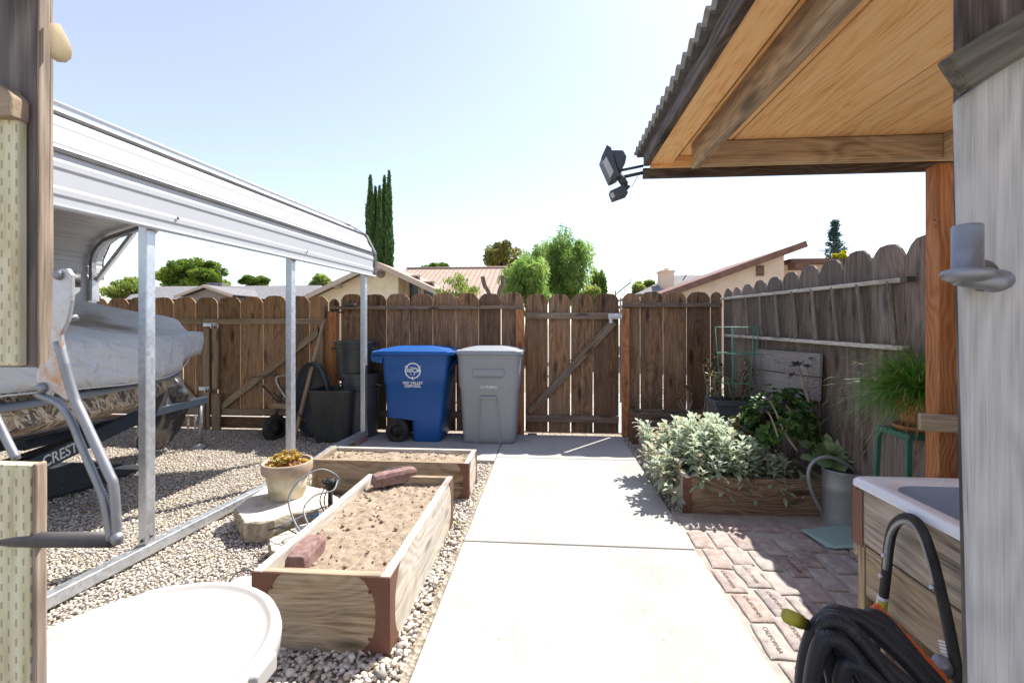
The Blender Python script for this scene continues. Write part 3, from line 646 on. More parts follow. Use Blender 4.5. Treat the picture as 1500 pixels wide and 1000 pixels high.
# ================================================================== planter beds
def bedbox(name, label, x0, x1, y0, y1, h, th=.04, mats=('bed', 'bed', 'bed', 'bed'), soil=.06, cut=True, brk=(1, 1, 1, 1), bw=.12, grp='raised planter beds', rows=1):
    t = thing(name, label, 'planter bed', ((x0+x1)/2, (y0+y1)/2, 0), 0, grp)
    def bd(lo, hi, mt):
        b = MB(); n = rows; z0 = -.015
        for k in range(n): b.box((lo[0], lo[1], z0+(h-z0)*k/n+(.003 if k else 0)), (hi[0], hi[1], z0+(h-z0)*(k+1)/n))
        b.build('board', M[mt], t, bevel=.004)
    bd((x0+th+.002, y0), (x1-th-.002, y0+th), mats[0]); bd((x0+th+.002, y1-th), (x1-th-.002, y1), mats[1])
    bd((x0, y0), (x0+th, y1), mats[2]); bd((x1-th, y0), (x1, y1), mats[3])
    # steel corner brackets with scalloped flanges
    for k, (cx, cy, sx, sy) in enumerate(((x0, y0, 1, 1), (x1, y0, -1, 1), (x0, y1, 1, -1), (x1, y1, -1, -1))):
        if not brk[k]: continue
        b = MB(); e = .003
        def flange(ax):
            pts = []
            for i in range(17):
                z = -.01+(h+.006)*i/16; q_ = i/16
                wv = bw*(.42+.58*abs(2*q_-1)**3) if cut else bw*.55
                if q_ > .93 or q_ < .05: wv *= .93
                pts.append((wv, z))
            if ax == 0: poly = [(cx-sx*0, cy-sy*e, -.01)]+[(cx+sx*a, cy-sy*e, z) for a, z in pts]+[(cx, cy-sy*e, h-.004)]
            else: poly = [(cx-sx*e, cy-sy*e, -.01)]+[(cx-sx*e, cy+sy*a, z) for a, z in pts]+[(cx-sx*e, cy-sy*e, h-.004)]
            b.prism(poly, (0, sy*e*.9, 0) if ax == 0 else (sx*e*.9, 0, 0))
        flange(0); flange(1)
        for z in (.06, h-.07):
            b.lathe([(0, .004), (.006, .003), (.007, 0)], (cx+sx*bw*.6, cy-sy*e, z), 8, (0, -sy, 0))
        b.build('corner_bracket', M['bracket'], t)
    if soil is not None:
        nx, ny = max(12, int((x1-x0)/.012)), max(12, int((y1-y0)/.012)); vs_ = []
        for j in range(ny+1):
            for i in range(nx+1):
                x = x0+th+.001+(x1-x0-2*th-.002)*i/nx; y = y0+th+.001+(y1-y0-2*th-.002)*j/ny
                p = Vector((x, y, 0)); z = h-soil+.012*noise.noise(p*7)+.008*noise.noise(p*19)+.007*noise.noise(p*55)
                c = noise.noise(p*31+Vector((3, 7, 1)))
                if c > .42: z -= .013
                vs_.append((x, y, z))
        fs = [(j*(nx+1)+i, j*(nx+1)+i+1, (j+1)*(nx+1)+i+1, (j+1)*(nx+1)+i) for j in range(ny) for i in range(nx)]
        b = MB(); b.add(vs_, fs, None, None, True)
        for k in range(int(170*(x1-x0)*(y1-y0)/.8)):
            x, y = random.uniform(x0+.05, x1-.05), random.uniform(y0+.05, y1-.05); r = .003+.011*random.random()**2.5
            b.lathe([(0, -r), (r*1.1, -r*.2), (r*.7, r*.5), (0, r*.75)], (x, y, h-soil+.006), 5, (random.uniform(-.4, .4), random.uniform(-.4, .4), 1))
        b.build('soil', M['soil'], t)
    return t
bedbox('raised_bed', 'long bleached wooden bed of bare soil beside the path, nearest the white tub', -1.32, -.69, 1.94, 3.26, .335, .042, ('bed', 'bed', 'bed_bleached', 'bed_bleached'), .055, True, (1, 1, 0, 1), .15)
bedbox('raised_bed', 'shallow wooden bed of bare soil set crosswise in front of the blue bin', -2.0, -.655, 3.72, 4.14, .288, .04, ('bed', 'bed_bleached', 'bed', 'bed_bleached'), .03, True, (0, 1, 0, 1), .11)
bedC = bedbox('raised_bed', 'wooden bed overflowing with silvery sage beside the watering can', 1.04, 2.12, 3.56, 4.94, .272, .04, ('bed_brown', 'bed', 'bed_bleached', 'bed'), .05, False, (1, 1, 1, 0), .09)
bedbox('raised_bed', 'brown wooden bed in the middle between sage bed and corner bed', 1.075, 2.13, 5.06, 5.52, .30, .04, ('bed_brown', 'rail_dark', 'bed_bleached', 'bed'), .07, False, (1, 0, 0, 0), .09)
bedbox('raised_bed', 'dark brown bed against the back fence right of the garden gate', 1.01, 2.14, 5.57, 5.90, .36, .035, ('rail_dark', 'rail_dark', 'bed_brown', 'bed_brown'), .05, False, (1, 0, 0, 0), .09)

# pavers lying on the beds
def block(name, label, p0, p1, wd, ht, z0, m, cat='brick', tilt=0.0, grp=None):
    b = MB(); p0, p1 = Vector(p0), Vector(p1); d = p1-p0; L = d.length; d.normalize()
    n_ = Vector((-d.y, d.x, 0)); secs = []
    for i in range(9):
        t = i/8; c = p0+d*L*t
        sec = []
        for (a, zz) in ((-.5, 0), (-.5, .72), (-.40, 1), (.40, 1), (.5, .72), (.5, 0)):
            k = 1-.10*(abs(2*t-1)**8)
            q_ = c+n_*(wd*a*k)+Vector((0, 0, z0+ht*zz*k+tilt*(t-.5)*L))
            q_ += Vector((noise.noise(q_*20), noise.noise(q_*20+Vector((5, 5, 5))), noise.noise(q_*22)))*.004
            sec.append(q_)
        secs.append(sec)
    b.loft(secs, smooth=False); o = b.build(name, M[m], bevel=.004); return tag(o, label, cat, grp)
a = G(426, 828, .325); c = G(458, 796, .325)
block('paver_brick', 'maroon block paver on the near left corner of the long raised bed', (-1.175, 2.03, 0), (-1.19, 2.26, 0), .105, .09, .275, 'brick_red')
block('paver_brick', 'worn brown paver lying across the far end of the long raised bed', (-1.22, 3.10, 0), (-.985, 3.30, 0), .10, .085, .30, 'brick_red')

# broken slabs of concrete, terracotta pot
def slab(name, label, pxs, z1, th, seed=0):
    P = [G(x, y, z1) for x, y in pxs]; n = len(P); fine = []
    for i in range(n):
        a, c = P[i], P[(i+1) % n]; k = max(2, int((c-a).length/.035))
        for j in range(k): fine.append(a.lerp(c, j/k))
    cen = sum(fine, Vector())/len(fine); secs = []
    for z, f in ((z1, .955), (z1-.006, .985), (z1-th*.3, 1.0), (z1-th*.65, .985), (z1-th, .96)):
        sec = []
        for p in fine:
            q_ = cen+(p-cen)*f; q_.z = z+.004*noise.noise(p*6)
            nn = Vector((noise.noise(q_*16+Vector((seed, 0, 0))), noise.noise(q_*16+Vector((0, seed, 9))), .6*noise.noise(q_*14+Vector((4, seed, 0)))))
            q_ += nn*(.006 if z == z1 else .022)*(1 if z < z1 else .4); sec.append(q_)
        secs.append(sec)
    t = thing(name, label, 'concrete slab', (cen.x, cen.y, 0))
    b = MB(); b.loft(secs, False, True); b.build('broken_edge', M['rubble_side'], t, auto=35)
    b = MB(); top = secs[0]; m = len(top); c0 = sum((Vector(p) for p in top), Vector())/m
    b.add([*top, c0], [(i, (i+1) % m, m) for i in range(m)]); b.build('top_face', M['rubble'], t)
    return t
slab('concrete_slab', 'broken pale concrete slab carrying the potted yellow succulent', [(342, 744), (356, 766), (401, 763), (430, 751), (468, 745), (503, 731), (478, 716), (446, 709), (391, 709)], .135, .135, 3)
slab('concrete_slab', 'small pale concrete chunk wedged between big slab and long bed', [(393, 790), (396, 806), (425, 812), (452, 782), (470, 760), (440, 768)], .08, .09, 8)
slab('concrete_slab', 'pale flat stone behind the white tub at the bed corner', [(330, 852), (352, 870), (385, 856), (378, 842), (350, 843)], .03, .05, 12)
pc = G(421, 726, .135)
pot = thing('flower_pot', 'buff clay pot with darker rim band holding a yellow red succulent', 'flower pot', pc)
b = MB(); b.lathe([(0, .001), (.115, .001), (.12, .006), (.152, .185), (.148, .19), (.14, .19), (.13, .04), (0, .04)], pc, 40); b.build('body', M['pot'], pot)
b = MB(); b.lathe([(.155, .185), (.172, .186), (.176, .195), (.180, .262), (.176, .268), (.165, .268), (.160, .262), (.15, .186), (.14, .22), (0, .225)], pc, 40); b.build('rim', M['pot_band'], pot)
def rosette(b, c, r, n=16, up=(0, 0, 1), rnd=None, cup=.6, wd=.42, layers=3, thick=.0):
    """succulent rosette: layers of pointed spoon leaves"""
    q_ = Vector((0, 0, 1)).rotation_difference(Vector(up).normalized()); c = Vector(c)
    for L in range(layers):
        m = max(4, int(n/layers)); rr = r*(1-L/(layers+.6)); tilt = (.15+cup*L/layers)
        for k in range(m):
            a = 2*math.pi*(k+.5*L)/m+random.uniform(-.15, .15); ca, sa = math.cos(a), math.sin(a); t = tilt+random.uniform(-.08, .1)
            def P(u, v, lift=0):
                x, z = u*math.cos(t)*rr, u*math.sin(t)*rr + (u*u)*.12*rr+lift
                return c+q_ @ Vector((x*ca-v*rr*sa, x*sa+v*rr*ca, z))
            vs_ = [P(.05, 0), P(.35, -wd*.35), P(.75, -wd*.5), P(1.0, 0), P(.75, wd*.5), P(.35, wd*.35), P(.55, 0, -.05*rr)]
            b.add(vs_, [(0, 1, 6), (1, 2, 6), (2, 3, 6), (3, 4, 6), (4, 5, 6), (5, 0, 6)], None, random.random() if rnd is None else rnd, True)
b = MB()
for k in range(46):
    a, rr = random.uniform(0, 6.28), .135*math.sqrt(random.random()); hh = .24+.085*(1-(rr/.14)**2)+random.uniform(-.015, .015)
    rosette(b, pc+Vector((rr*math.cos(a), rr*math.sin(a), hh)), random.uniform(.028, .042), 15, (math.cos(a)*rr*4, math.sin(a)*rr*4, 1), None, 1.0, .5)
for k in range(60):
    a, rr = random.uniform(0, 6.28), .13*math.sqrt(random.random())
    rosette(b, pc+Vector((rr*math.cos(a), rr*math.sin(a), .235+random.uniform(0, .03))), .03, 8, (math.cos(a)*rr*6, math.sin(a)*rr*6, 1), random.uniform(0, .35), 1.0, .5, 2)
b.build('succulent', M['succ'], pot)

# irrigation riser with tubes
ir = thing('irrigation_riser', 'black drip irrigation riser with looping grey tubes beside the long bed', 'irrigation riser', (-1.42, 3.0, 0))
rb = Vector((-1.40, 3.06, 0)); rt = PY(484, 709, 3.06); rb.x = rt.x
b = MB(); b.tube([rb, rt], .016, 12); b.build('pipe', M['rubber'], ir)
b = MB(); b.lathe([(0, .0), (.03, .0), (.034, .02), (.034, .045), (.02, .06), (0, .06)], rt-Vector((0, 0, .02)), 14)
for k in range(8):
    a = k*math.pi/4; b.tube([rt+Vector((.03*math.cos(a), .03*math.sin(a), .01)), rt+Vector((.052*math.cos(a), .052*math.sin(a), .03))], .008, 6)
b.build('manifold', M['rubber'], ir)
def tub(pts, r, m, name='tube', par=ir):
    b = MB(); b.tube(arc(pts, 8), r, 6); return b.build(name, m, par)
e = rt+Vector((.05, 0, .03))
gm = M['galv_dull']
M['tube_grey'] = plastic('grey_tube', (.2, .215, .23), .4, .05)
z9 = lambda px, py, Y: PY(px, py, Y)
tub([e, z9(496, 712, 3.0), z9(494, 697, 2.96), z9(470, 687, 2.9), z9(440, 702, 2.8), z9(423, 730, 2.72), z9(432, 765, 2.65), z9(452, 795, 2.55)], .0055, M['tube_grey'])
tub([e, z9(488, 718, 2.98), z9(462, 725, 2.9), z9(445, 745, 2.8), z9(455, 775, 2.7), z9(470, 793, 2.62)], .0055, M['tube_grey'])
tub([z9(478, 740, 3.0), z9(440, 757, 2.88), z9(415, 768, 2.82), z9(393, 778, 2.8)], .005, M['tube_grey'])
tub([z9(393, 776, 2.8), z9(412, 772, 2.75), z9(435, 782, 2.68), z9(450, 797, 2.56)], .004, M['rubber'])
b = MB(); b.tube([z9(455, 757, 2.93), z9(470, 753, 2.96)], .012, 8); M['valve_blue'] = plastic('blue_fitting', (.03, .16, .3), .4); b.build('fitting', M['valve_blue'], ir)
for k in range(3): tub([rt+Vector((-.02+.02*k, -.02, 0)), rt+Vector((-.06+.03*k, -.03, -.1)), rt+Vector((-.02+.015*k, -.03, -.22)), rt+Vector((-.05-.03*k, -.04, -.3))], .004, M['rubber'])
tub([(-1.30, 3.27, .30), (-1.16, 3.33, .36), (-1.04, 3.31, .37), (-1.0, 3.29, .335)], .005, M['tube_grey'], 'tube')
tub([G(330, 868, .0)+Vector((0, 0, .03)), G(345, 856, .0)+Vector((0, 0, .06)), G(362, 848)+Vector((0, 0, .05)), G(385, 846)+Vector((0, 0, .02))], .004, M['rubber'])

# ================================================================== bins at the back fence
def binlid(b, cx, cy, z, wx, wy, r, dome=.05):
    b.loft([rrect(cx, cy, z, wx, wy, r), rrect(cx, cy, z+.035, wx, wy, r), rrect(cx, cy, z+.045, wx*.97, wy*.97, r), rrect(cx, cy, z+.04, wx*.94, wy*.94, r),
            rrect(cx, cy, z+.045+dome*.4, wx*.8, wy*.82, r), rrect(cx, cy, z+.045+dome*.9, wx*.5, wy*.62, r*.8), rrect(cx, cy, z+.045+dome, wx*.32, wy*.45, r*.6)], True, True)
def wheel(t, c, r, wd, axis, rim='rubber'):
    b = MB(); b.lathe([(r*.55, -wd/2), (r*.9, -wd/2), (r, -wd*.3), (r, wd*.3), (r*.9, wd/2), (r*.55, wd/2)], c, 32, axis); w_ = b.build('wheel', M['rubber'], t, auto=40)
    b = MB(); b.lathe([(0, -wd*.3), (r*.56, -wd*.25), (r*.56, wd*.25), (0, wd*.3)], c, 24, axis); b.lathe([(0, -wd*.62), (r*.1, -wd*.6), (r*.12, wd*.6), (0, wd*.62)], c, 10, axis); b.build('rim', M[rim], w_)
    return w_
# grey bin
gx, gy = -.705, 5.64; zs = .014
gb = thing('wheeled_bin', 'grey wheeled rubbish bin with white number, right of the blue bin', 'wheeled bin', (gx, gy, 0), R(2), 'wheeled bins by the fence')
b = MB()
lev = [(.014, .60, .50, .06), (.03, .625, .53, .07), (.10, .635, .54, .07), (.66, .70, .575, .08), (.69, .735, .60, .09), (.86, .745, .605, .09), (.92, .75, .61, .09), (1.04, .765, .62, .10), (1.05, .775, .63, .1), (1.075, .775, .63, .1)]
b.loft([rrect(gx, gy, z, a, c, r) for z, a, c, r in lev], True, True, True); body = b.build('body', M['grey_bin'], gb, auto=50)
b = MB(); yf = gy-.27                                                                      # pressed recess panel and ledges on its front
def fpanel(b, pts, y0s, dep):
    b.prism([(x, y0s(z), z) for x, z in pts], (0, -dep, 0))
yfr = lambda z: gy-(.25+.05*(z/.9))-.014
b.prism([(gx-.155, yfr(0), .02), (gx-.125, yfr(0), .02), (gx-.092, yfr(.5), .55), (gx-.105, yfr(.5), .55)], (0, -.012, 0)); b.prism([(gx+.125, yfr(0), .02), (gx+.155, yfr(0), .02), (gx+.105, yfr(.5), .55), (gx+.092, yfr(.5), .55)], (0, -.012, 0))
b.prism([(gx-.10, yfr(.55), .55), (gx+.10, yfr(.55), .55), (gx+.095, yfr(.56), .58), (gx-.095, yfr(.56), .58)], (0, -.014, 0)); b.box((gx-.17, gy-.316, .79), (gx+.17, gy-.300, .803))
b.box((gx-.19, gy-.318, .825), (gx+.19, gy-.302, .90)); b.build('pressed_ribs', M['grey_bin'], gb, bevel=.005)
b = MB(); binlid(b, gx, gy-.01, 1.078, .80, .66, .1, .045); b.build('lid', M['grey_bin'], gb, auto=50)
b = MB(); b.box((gx-.41, gy+.05, 1.085), (gx-.39, gy+.2, 1.12)); b.box((gx+.39, gy+.05, 1.085), (gx+.41, gy+.2, 1.12)); b.build('handle', M['grey_bin'], gb, bevel=.006)
b = MB(); V, Fc = text_geo('12192892', .052, frame((gx, gy-.3085, .665+.012), (1, 0, 0), (0, 0, 1)), .0012, bold=.0006)
b.add([v+Vector((0, -.004, 0)) for v in V], Fc); b.build('number', M['print_white'], gb)
for s_ in (-1, 1): wheel(gb, (gx+s_*.29, gy+.19, .13), .125, .05, (1, 0, 0))
# blue bin
bxx, byy = -1.60, 5.66
bb = thing('wheeled_bin', 'blue wheeled recycling bin with white recycling logo', 'wheeled bin', (bxx, byy, 0), R(-3), 'wheeled bins by the fence')
b = MB()
def bsec(z, xl, xr, yf_, yb): return rrect((xl+xr)/2, (yf_+yb)/2, z, xr-xl, yb-yf_, .06)
secs = [bsec(.014, bxx-.03, bxx+.29, byy-.26, byy+.24), bsec(.04, bxx-.04, bxx+.31, byy-.27, byy+.25), bsec(.27, bxx-.05, bxx+.325, byy-.275, byy+.26), bsec(.30, bxx-.36, bxx+.33, byy-.275, byy+.26), bsec(.70, bxx-.385, bxx+.365, byy-.285, byy+.27),
        bsec(.715, bxx-.39, bxx+.375, byy-.298, byy+.28), bsec(.93, bxx-.405, bxx+.395, byy-.303, byy+.285), bsec(1.02, bxx-.41, bxx+.41, byy-.305, byy+.29), bsec(1.03, bxx-.42, bxx+.42, byy-.315, byy+.3), bsec(1.06, bxx-.42, bxx+.42, byy-.315, byy+.3)]
b.loft(secs); b.build('body', M['blue'], bb, auto=50)
b = MB(); b.prism([(bxx+.36, byy-.12, .80), (bxx+.36, byy+.12, .80), (bxx+.47, byy+.10, 1.0), (bxx+.47, byy-.10, 1.0)], (.02, 0, .05)); b.build('catch_bar', M['blue'], bb, bevel=.01)
b = MB(); b.prism([(bxx-.40, byy-.30, 1.06), (bxx-.40, byy-.30, .955), (bxx-.54, byy-.30, .985), (bxx-.55, byy-.30, 1.06)], (0, .6, 0)); b.build('handle', M['blue'], bb, bevel=.012)
b = MB(); binlid(b, bxx-.03, byy-.01, 1.066, 1.02, .68, .09, .055); b.build('lid', M['blue'], bb, auto=50)
for s_ in (-1, 1): wheel(bb, (bxx-.22, byy+s_*.24-.035, .15), .14, .06, (0, 1, 0))
# the printed logo: three chasing arrows round a little lorry, two lines of lettering
b = MB(); yl = byy-.3065; cx, cz = bxx-.02, .875
def flat(pts, dy=.0): b.prism([(cx+x, yl-dy-.0045*0, cz+z) for x, z in pts], (0, -.002, 0))
for k in range(3):
    a0 = R(90+120*k-52); ou, inn = [], []
    for i in range(11):
        a = a0+R(96)*i/10; ou.append((.098*math.cos(a), .098*math.sin(a))); inn.append((.082*math.cos(a), .082*math.sin(a)))
    flat(ou+inn[::-1])
    a = a0-R(4); tip = a-R(22); flat([(.115*math.cos(a), .115*math.sin(a)), (.065*math.cos(a), .065*math.sin(a)), (.092*math.cos(tip), .092*math.sin(tip))])
    ou, inn = [], []
    for i in range(11):
        a = a0+R(92)*i/10; rr = .058-.018*math.sin(math.pi*i/10); ou.append((rr*math.cos(a), rr*math.sin(a))); inn.append(((rr-.009)*math.cos(a), (rr-.009)*math.sin(a)))
    flat(ou+inn[::-1])
flat([(-.075, -.018), (-.002, -.018), (-.002, .026), (-.075, .026)], .001); flat([(.004, -.018), (.05, -.018), (.05, .03), (.004, .03)], .001); flat([(.054, -.018), (.088, -.018), (.088, .006), (.072, .022), (.054, .022)], .001)
for txt, dz, sz in (('MID VALLEY', -.160, .046), ('DISPOSAL', -.198, .046)):
    V, Fc = text_geo(txt, sz, frame((cx, yl-.0016, cz+dz), (1, 0, 0), (0, 0, 1)), .0012, bold=.0012); b.add(V, Fc)
b.build('logo', M['print_white'], bb)
M['logo_blue'] = M['blue']
b = MB()
for x in (-.055, -.02, .07): b.lathe([(0, .0), (.011, 0), (.011, .002), (0, .002)], (cx+x, yl-.0028, cz-.022), 14, (0, -1, 0))
for z in (.004, .016): b.box((cx-.07, yl-.0046, cz+z-.003), (cx-.008, yl-.0032, cz+z+.002))
b.box((cx+.010, yl-.0046, cz-.008), (cx+.044, yl-.0032, cz+.022)); b.build('logo_detail', M['blue'], bb)

# square black tote, round cans
tt = thing('trash_can', 'square black plastic bin open at top beside the upturned wheelbarrow', 'trash can', (-2.6, 5.52, 0))
tx, ty = PY(489, 600, 5.45).x, 5.52
b = MB()
lv = [(.0, .40, .34, .05), (.02, .42, .36, .05), (.46, .50, .42, .05), (.47, .515, .435, .06), (.60, .53, .45, .06), (.615, .56, .48, .06), (.63, .56, .48, .06), (.63, .52, .44, .05), (.58, .50, .42, .05), (.08, .38, .32, .05)]
b.loft([rrect(tx, ty, z, a, c, r) for z, a, c, r in lv], True, True); b.build('body', M['black_plastic'], tt, auto=50)
b = MB(); b.tube(arc([(tx+.26, ty-.1, .58), (tx+.33, ty-.1, .60), (tx+.335, ty, .6), (tx+.33, ty+.1, .60), (tx+.26, ty+.1, .58)]), .013, 6); b.build('handle', M['black_plastic'], tt)
def roundcan(cx, cy, z0, h, r0, r1, label, m, band=True):
    t = thing('trash_can', label, 'trash can', (cx, cy, z0)); b = MB()
    pr = [(0, z0), (r0, z0), (r0+.01, z0+.02)]
    pr += [(r0+(r1-r0)*k/8+(.006 if k % 2 else 0), z0+h*(.05+.75*k/8)) for k in range(9)]
    pr += [(r1+.012, z0+h*.81), (r1+.016, z0+h*.95), (r1+.03, z0+h*.955), (r1+.03, z0+h), (r1+.005, z0+h), (r0, z0+h*.55), (0, z0+h*.55)]
    b.lathe(pr, (cx, cy, 0), 40); b.build('body', M[m], t, auto=40)
    for s_ in (-1, 1):
        b = MB(); b.tube(arc([(cx+s_*r1, cy-.07, z0+h*.83), (cx+s_*(r1+.06), cy-.05, z0+h*.8), (cx+s_*(r1+.06), cy+.05, z0+h*.8), (cx+s_*r1, cy+.07, z0+h*.83)]), .012, 6); b.build('handle', M[m], t)
    return t
roundcan(PY(529, 600, 5.69).x, 5.69, 0.014, .80, .20, .225, 'round dark grey plastic can under the stacked tub, left of the blue bin', 'charcoal')
roundcan(PY(521, 600, 5.69).x, 5.69, .72, .50, .205, .235, 'round black plastic tub stacked on top of the dark grey can', 'black_plastic')

# wheelbarrow stood on its nose against the gate
wb = thing('wheelbarrow', 'wheelbarrow with wooden handles stood upright on its wheel against the gate', 'wheelbarrow', (-2.75, 5.55, 0))
Yw = 5.62
wh = wheel(wb, PY(403, 627, Yw-.12), .165, .085, (.95, -.3, .05)); 
for s0, s1, y0, y1 in (((428, 655), (474, 468), Yw-.2, YF-.1), ((398, 625), (441, 478), Yw-.05, YF-.1)):
    b = MB(); p0, p1 = PY(*s0, y0), PY(*s1, y1); m_ = p0.lerp(p1, .55)
    b.tube([p0, m_, m_.lerp(p1, .3), p1], [.026, .028, .024, .016], 8); b.build('handle', M['pine_grey' if s0[0] > 400 else 'rail_dark'], wb)
b = MB(); p = PY(456, 570, Yw)
ring = []
for k, (dd, sx, sz) in enumerate(((-.16, .30, .50), (-.15, .31, .51), (.0, .27, .46), (.12, .2, .36), (.16, .1, .2))):
    ring.append([Vector((p.x+.02*k+sx*math.cos(2*math.pi*i/28)*.75, Yw-.04-dd*0+.0+k*.05, (.47+sz*.95*math.sin(2*math.pi*i/28)))) for i in range(28)])
b.loft(ring, False, True); b.build('tray', M['charcoal'], wb, auto=60, solid=.006)
b = MB(); b.plank(PY(399, 594, Yw-.16), PY(430, 595, Yw-.16), .06, .035); b.build('crossbar', M['rail'], wb)
for pa in (((408, 560), (424, 588)), ((400, 575), (452, 620))):
    b = MB(); b.tube([PY(*pa[0], Yw-.1), PY(*pa[1], Yw-.14)], .011, 6); b.build('strut', M['trim_dark'], wb)
b = MB(); b.tube(arc([PY(418, 582, Yw-.2), PY(405, 560, Yw-.2), PY(408, 551, Yw-.2), PY(430, 550, Yw-.18)]), .010, 6); b.build('rope', M['bed_bleached'], wb)
b = MB(); b.tube([PY(370, 552, YF-.05), PY(405, 549, Yw-.18)], .007, 6); b.tube([PY(385, 565, YF-.06), PY(407, 588, Yw-.15)], .014, 6); b.build('brace', M['trim_dark'], wb)
# loose blocks under the carport rail
block('timber_offcut', 'short grey timber block beside the back left corner of the cross bed', (-2.25, 4.55, 0), (-1.93, 4.63, 0), .14, .09, .012, 'rail', 'timber block')

lf = MB(); p = G(128, 741, .02); lf.add([p+Vector((-.035, 0, 0)), p+Vector((0, -.018, .012)), p+Vector((.04, .005, .004)), p+Vector((0, .022, .014))], [(0, 1, 2, 3)]); M['leaf_fallen'] = leafm('fallen_leaf', [(.45, .18, .05), (.5, .22, .06)], .3)
tag(lf.build('fallen_leaf', M['leaf_fallen']), 'curled orange leaf lying on the gravel by the near carport post', 'leaf')
wd = MB(); rw = random.Random(2); p = G(672, 768, .0)
for k in range(14):
    a = rw.uniform(0, 6.28); d = Vector((math.cos(a), math.sin(a), 1.2)).normalized(); q_ = Vector((-d.y, d.x, 0)).normalized()*.006; t_ = p+d*rw.uniform(.02, .05); wd.add([p, p.lerp(t_, .6)-q_, t_, p.lerp(t_, .6)+q_], [(0, 1, 2, 3)])
M['weed'] = leafm('weed_leaf', [(.08, .16, .03), (.14, .24, .05)], .3); tag(wd.build('weed', M['weed']), 'tiny green weed in the gravel strip beside the long bed', 'weed')

# ================================================================== carport
A0, B0 = Vector((-2.498, 2.652, 0)), Vector((PY(533, 500, 5.42).x, 5.42, 0))
SP = (B0-A0).length/2
ca = thing('carport', 'white and galvanised steel carport with rounded eaves over the covered boat', 'carport', (A0.x-2.1, A0.y, 0), -math.atan2(B0.x-A0.x, B0.y-A0.y))
ey = (B0-A0).normalized(); ex = Vector((ey.y, -ey.x, 0))
def Lc(x, y, z): return A0+ex*x+ey*y+Vector((0, 0, z))
WID = 4.0
half = [(.055, 2.045), (.055, 2.32), (-.065, 2.55), (-.27, 2.67), (-2.0, 3.10)]
prof = half + [(-WID-x, z) for x, z in half[-2::-1]]
def ribbed(prof, out=.007, pitch=.108, wd=.03):
    """the sheet's cross-section with raised ribs"""
    pts = []
    for (x0, z0), (x1, z1) in zip(prof[:-1], prof[1:]):
        d = Vector((x1-x0, z1-z0)); L = d.length; d.normalize(); n_ = Vector((d.y, -d.x)); n_ = n_ if n_.y >= -1e-6 or x0 > -.1 else -n_
        if n_.y < 0 and abs(n_.x) < .5: n_ = -n_
        if abs(d.x) < .01: n_ = Vector((1, 0)) if x0 > -1 else Vector((-1, 0))
        pts.append((x0, z0)); m = max(1, int(L/pitch)); st = L/m
        for k in range(m):
            c = (k+.5)*st
            for s_, o_ in ((c-wd/2-.012, 0), (c-wd/2, out), (c+wd/2, out), (c+wd/2+.012, 0)):
                if .002 < s_ < L-.002:
                    q_ = Vector((x0, z0))+d*s_+n_*o_; pts.append((q_.x, q_.y))
    pts.append(prof[-1]); return pts
RP = ribbed(prof); Y0c, Y1c = -1.55, 2*SP+.17
b = MB(); b.loft([[Lc(x, yy, z) for x, z in RP] for yy in (Y0c, Y1c)], False, False, False, closed=False); b.build('roof_sheet', M['roof_white'], ca, solid=.003)
for yy in (Y0c, Y1c):
    b = MB(); b.loft([[Lc(x*1.0+(.012 if x > -1 else -.012), yy+s_*.03, z+.012) for x, z in prof] for s_ in (-1, 1)], False, False, False, closed=False); b.build('end_trim', M['trim_dark'], ca, solid=.008)
b = MB()                                                                            # bright folded seams along the eave
for x, z in ((.062, 2.035), (-.278, 2.70)): b.tube([Lc(x, Y0c, z), Lc(x, Y1c, z)], .014, 6)
b.build('eave_trim', M['roof_white'], ca)
b = MB(); b.tube([Lc(.058, Y0c, 2.322), Lc(.058, Y1c, 2.322)], .016, 4, smooth=False); b.tube([Lc(-.063, Y0c, 2.557), Lc(-.063, Y1c, 2.557)], .013, 4, smooth=False); b.build('seam', M['trim_dark'], ca)
bow = [(0, 2.04), (0, 2.28), (-.035, 2.40), (-.10, 2.49), (-.20, 2.57), (-.32, 2.61), (-2.0, 3.03)]
bow = bow + [(-WID-x, z) for x, z in bow[-2::-1]]
for k, yy in enumerate((-1.5, 0, SP, 2*SP)):
    b = MB(); b.tube([Lc(x, yy, z) for x, z in bow], .057*.707, 4, smooth=False, up=(0, 1, 0)); b.build('bow', M['galv_dull'], ca, bevel=.003)
    for x in (0, -WID):
        b = MB(); b.obox(Lc(x, yy, 1.03), (.062, .062, 2.03), Matrix((ex, ey, Vector((0, 0, 1)))).transposed()); b.build('post', M['galv'], ca, bevel=.006)
    for x0, x1 in ((-.0, -.62), (-WID, -WID+.62)):
        b = MB(); b.tube([Lc(x0, yy+.045, 2.02), Lc(x1, yy+.045, 2.68)], .035, 4, smooth=False, up=(0, 1, 0)); b.build('brace', M['galv'], ca, bevel=.003)
for x in (0, -WID):
    b = MB(); b.tube([Lc(x+.01*(x == 0), -1.55, .034), Lc(x, 1.7, .04), Lc(x, 2.1, .09), Lc(x, 2*SP+.04, .10)], .048, 4, smooth=False, up=(0, 0, 1)); b.build('base_rail', M['galv'], ca, bevel=.006)
b = MB()
for yy in (0, SP, 2*SP): b.lathe([(0, .008), (.008, .008), (.011, 0)], Lc(.031, yy+.0, .12), 8, tuple(ex)); b.lathe([(0, .008), (.008, .008), (.011, 0)], Lc(0, yy-.031, .10), 8, tuple(-ey)); b.lathe([(0, .006), (.007, .005), (.01, 0)], Lc(.07, yy+.15, 2.13), 8, tuple(ex))
b.build('bolts', M['trim_dark'], ca)
# left side sheeting near the far corner
b = MB(); b.loft([[Lc(-WID-.04, yy, z) for z in (1.75, 2.05)] for yy in (-1.5, 2*SP+.12)], False, False, False, closed=False); b.build('side_panel', M['roof_white'], ca, solid=.004)

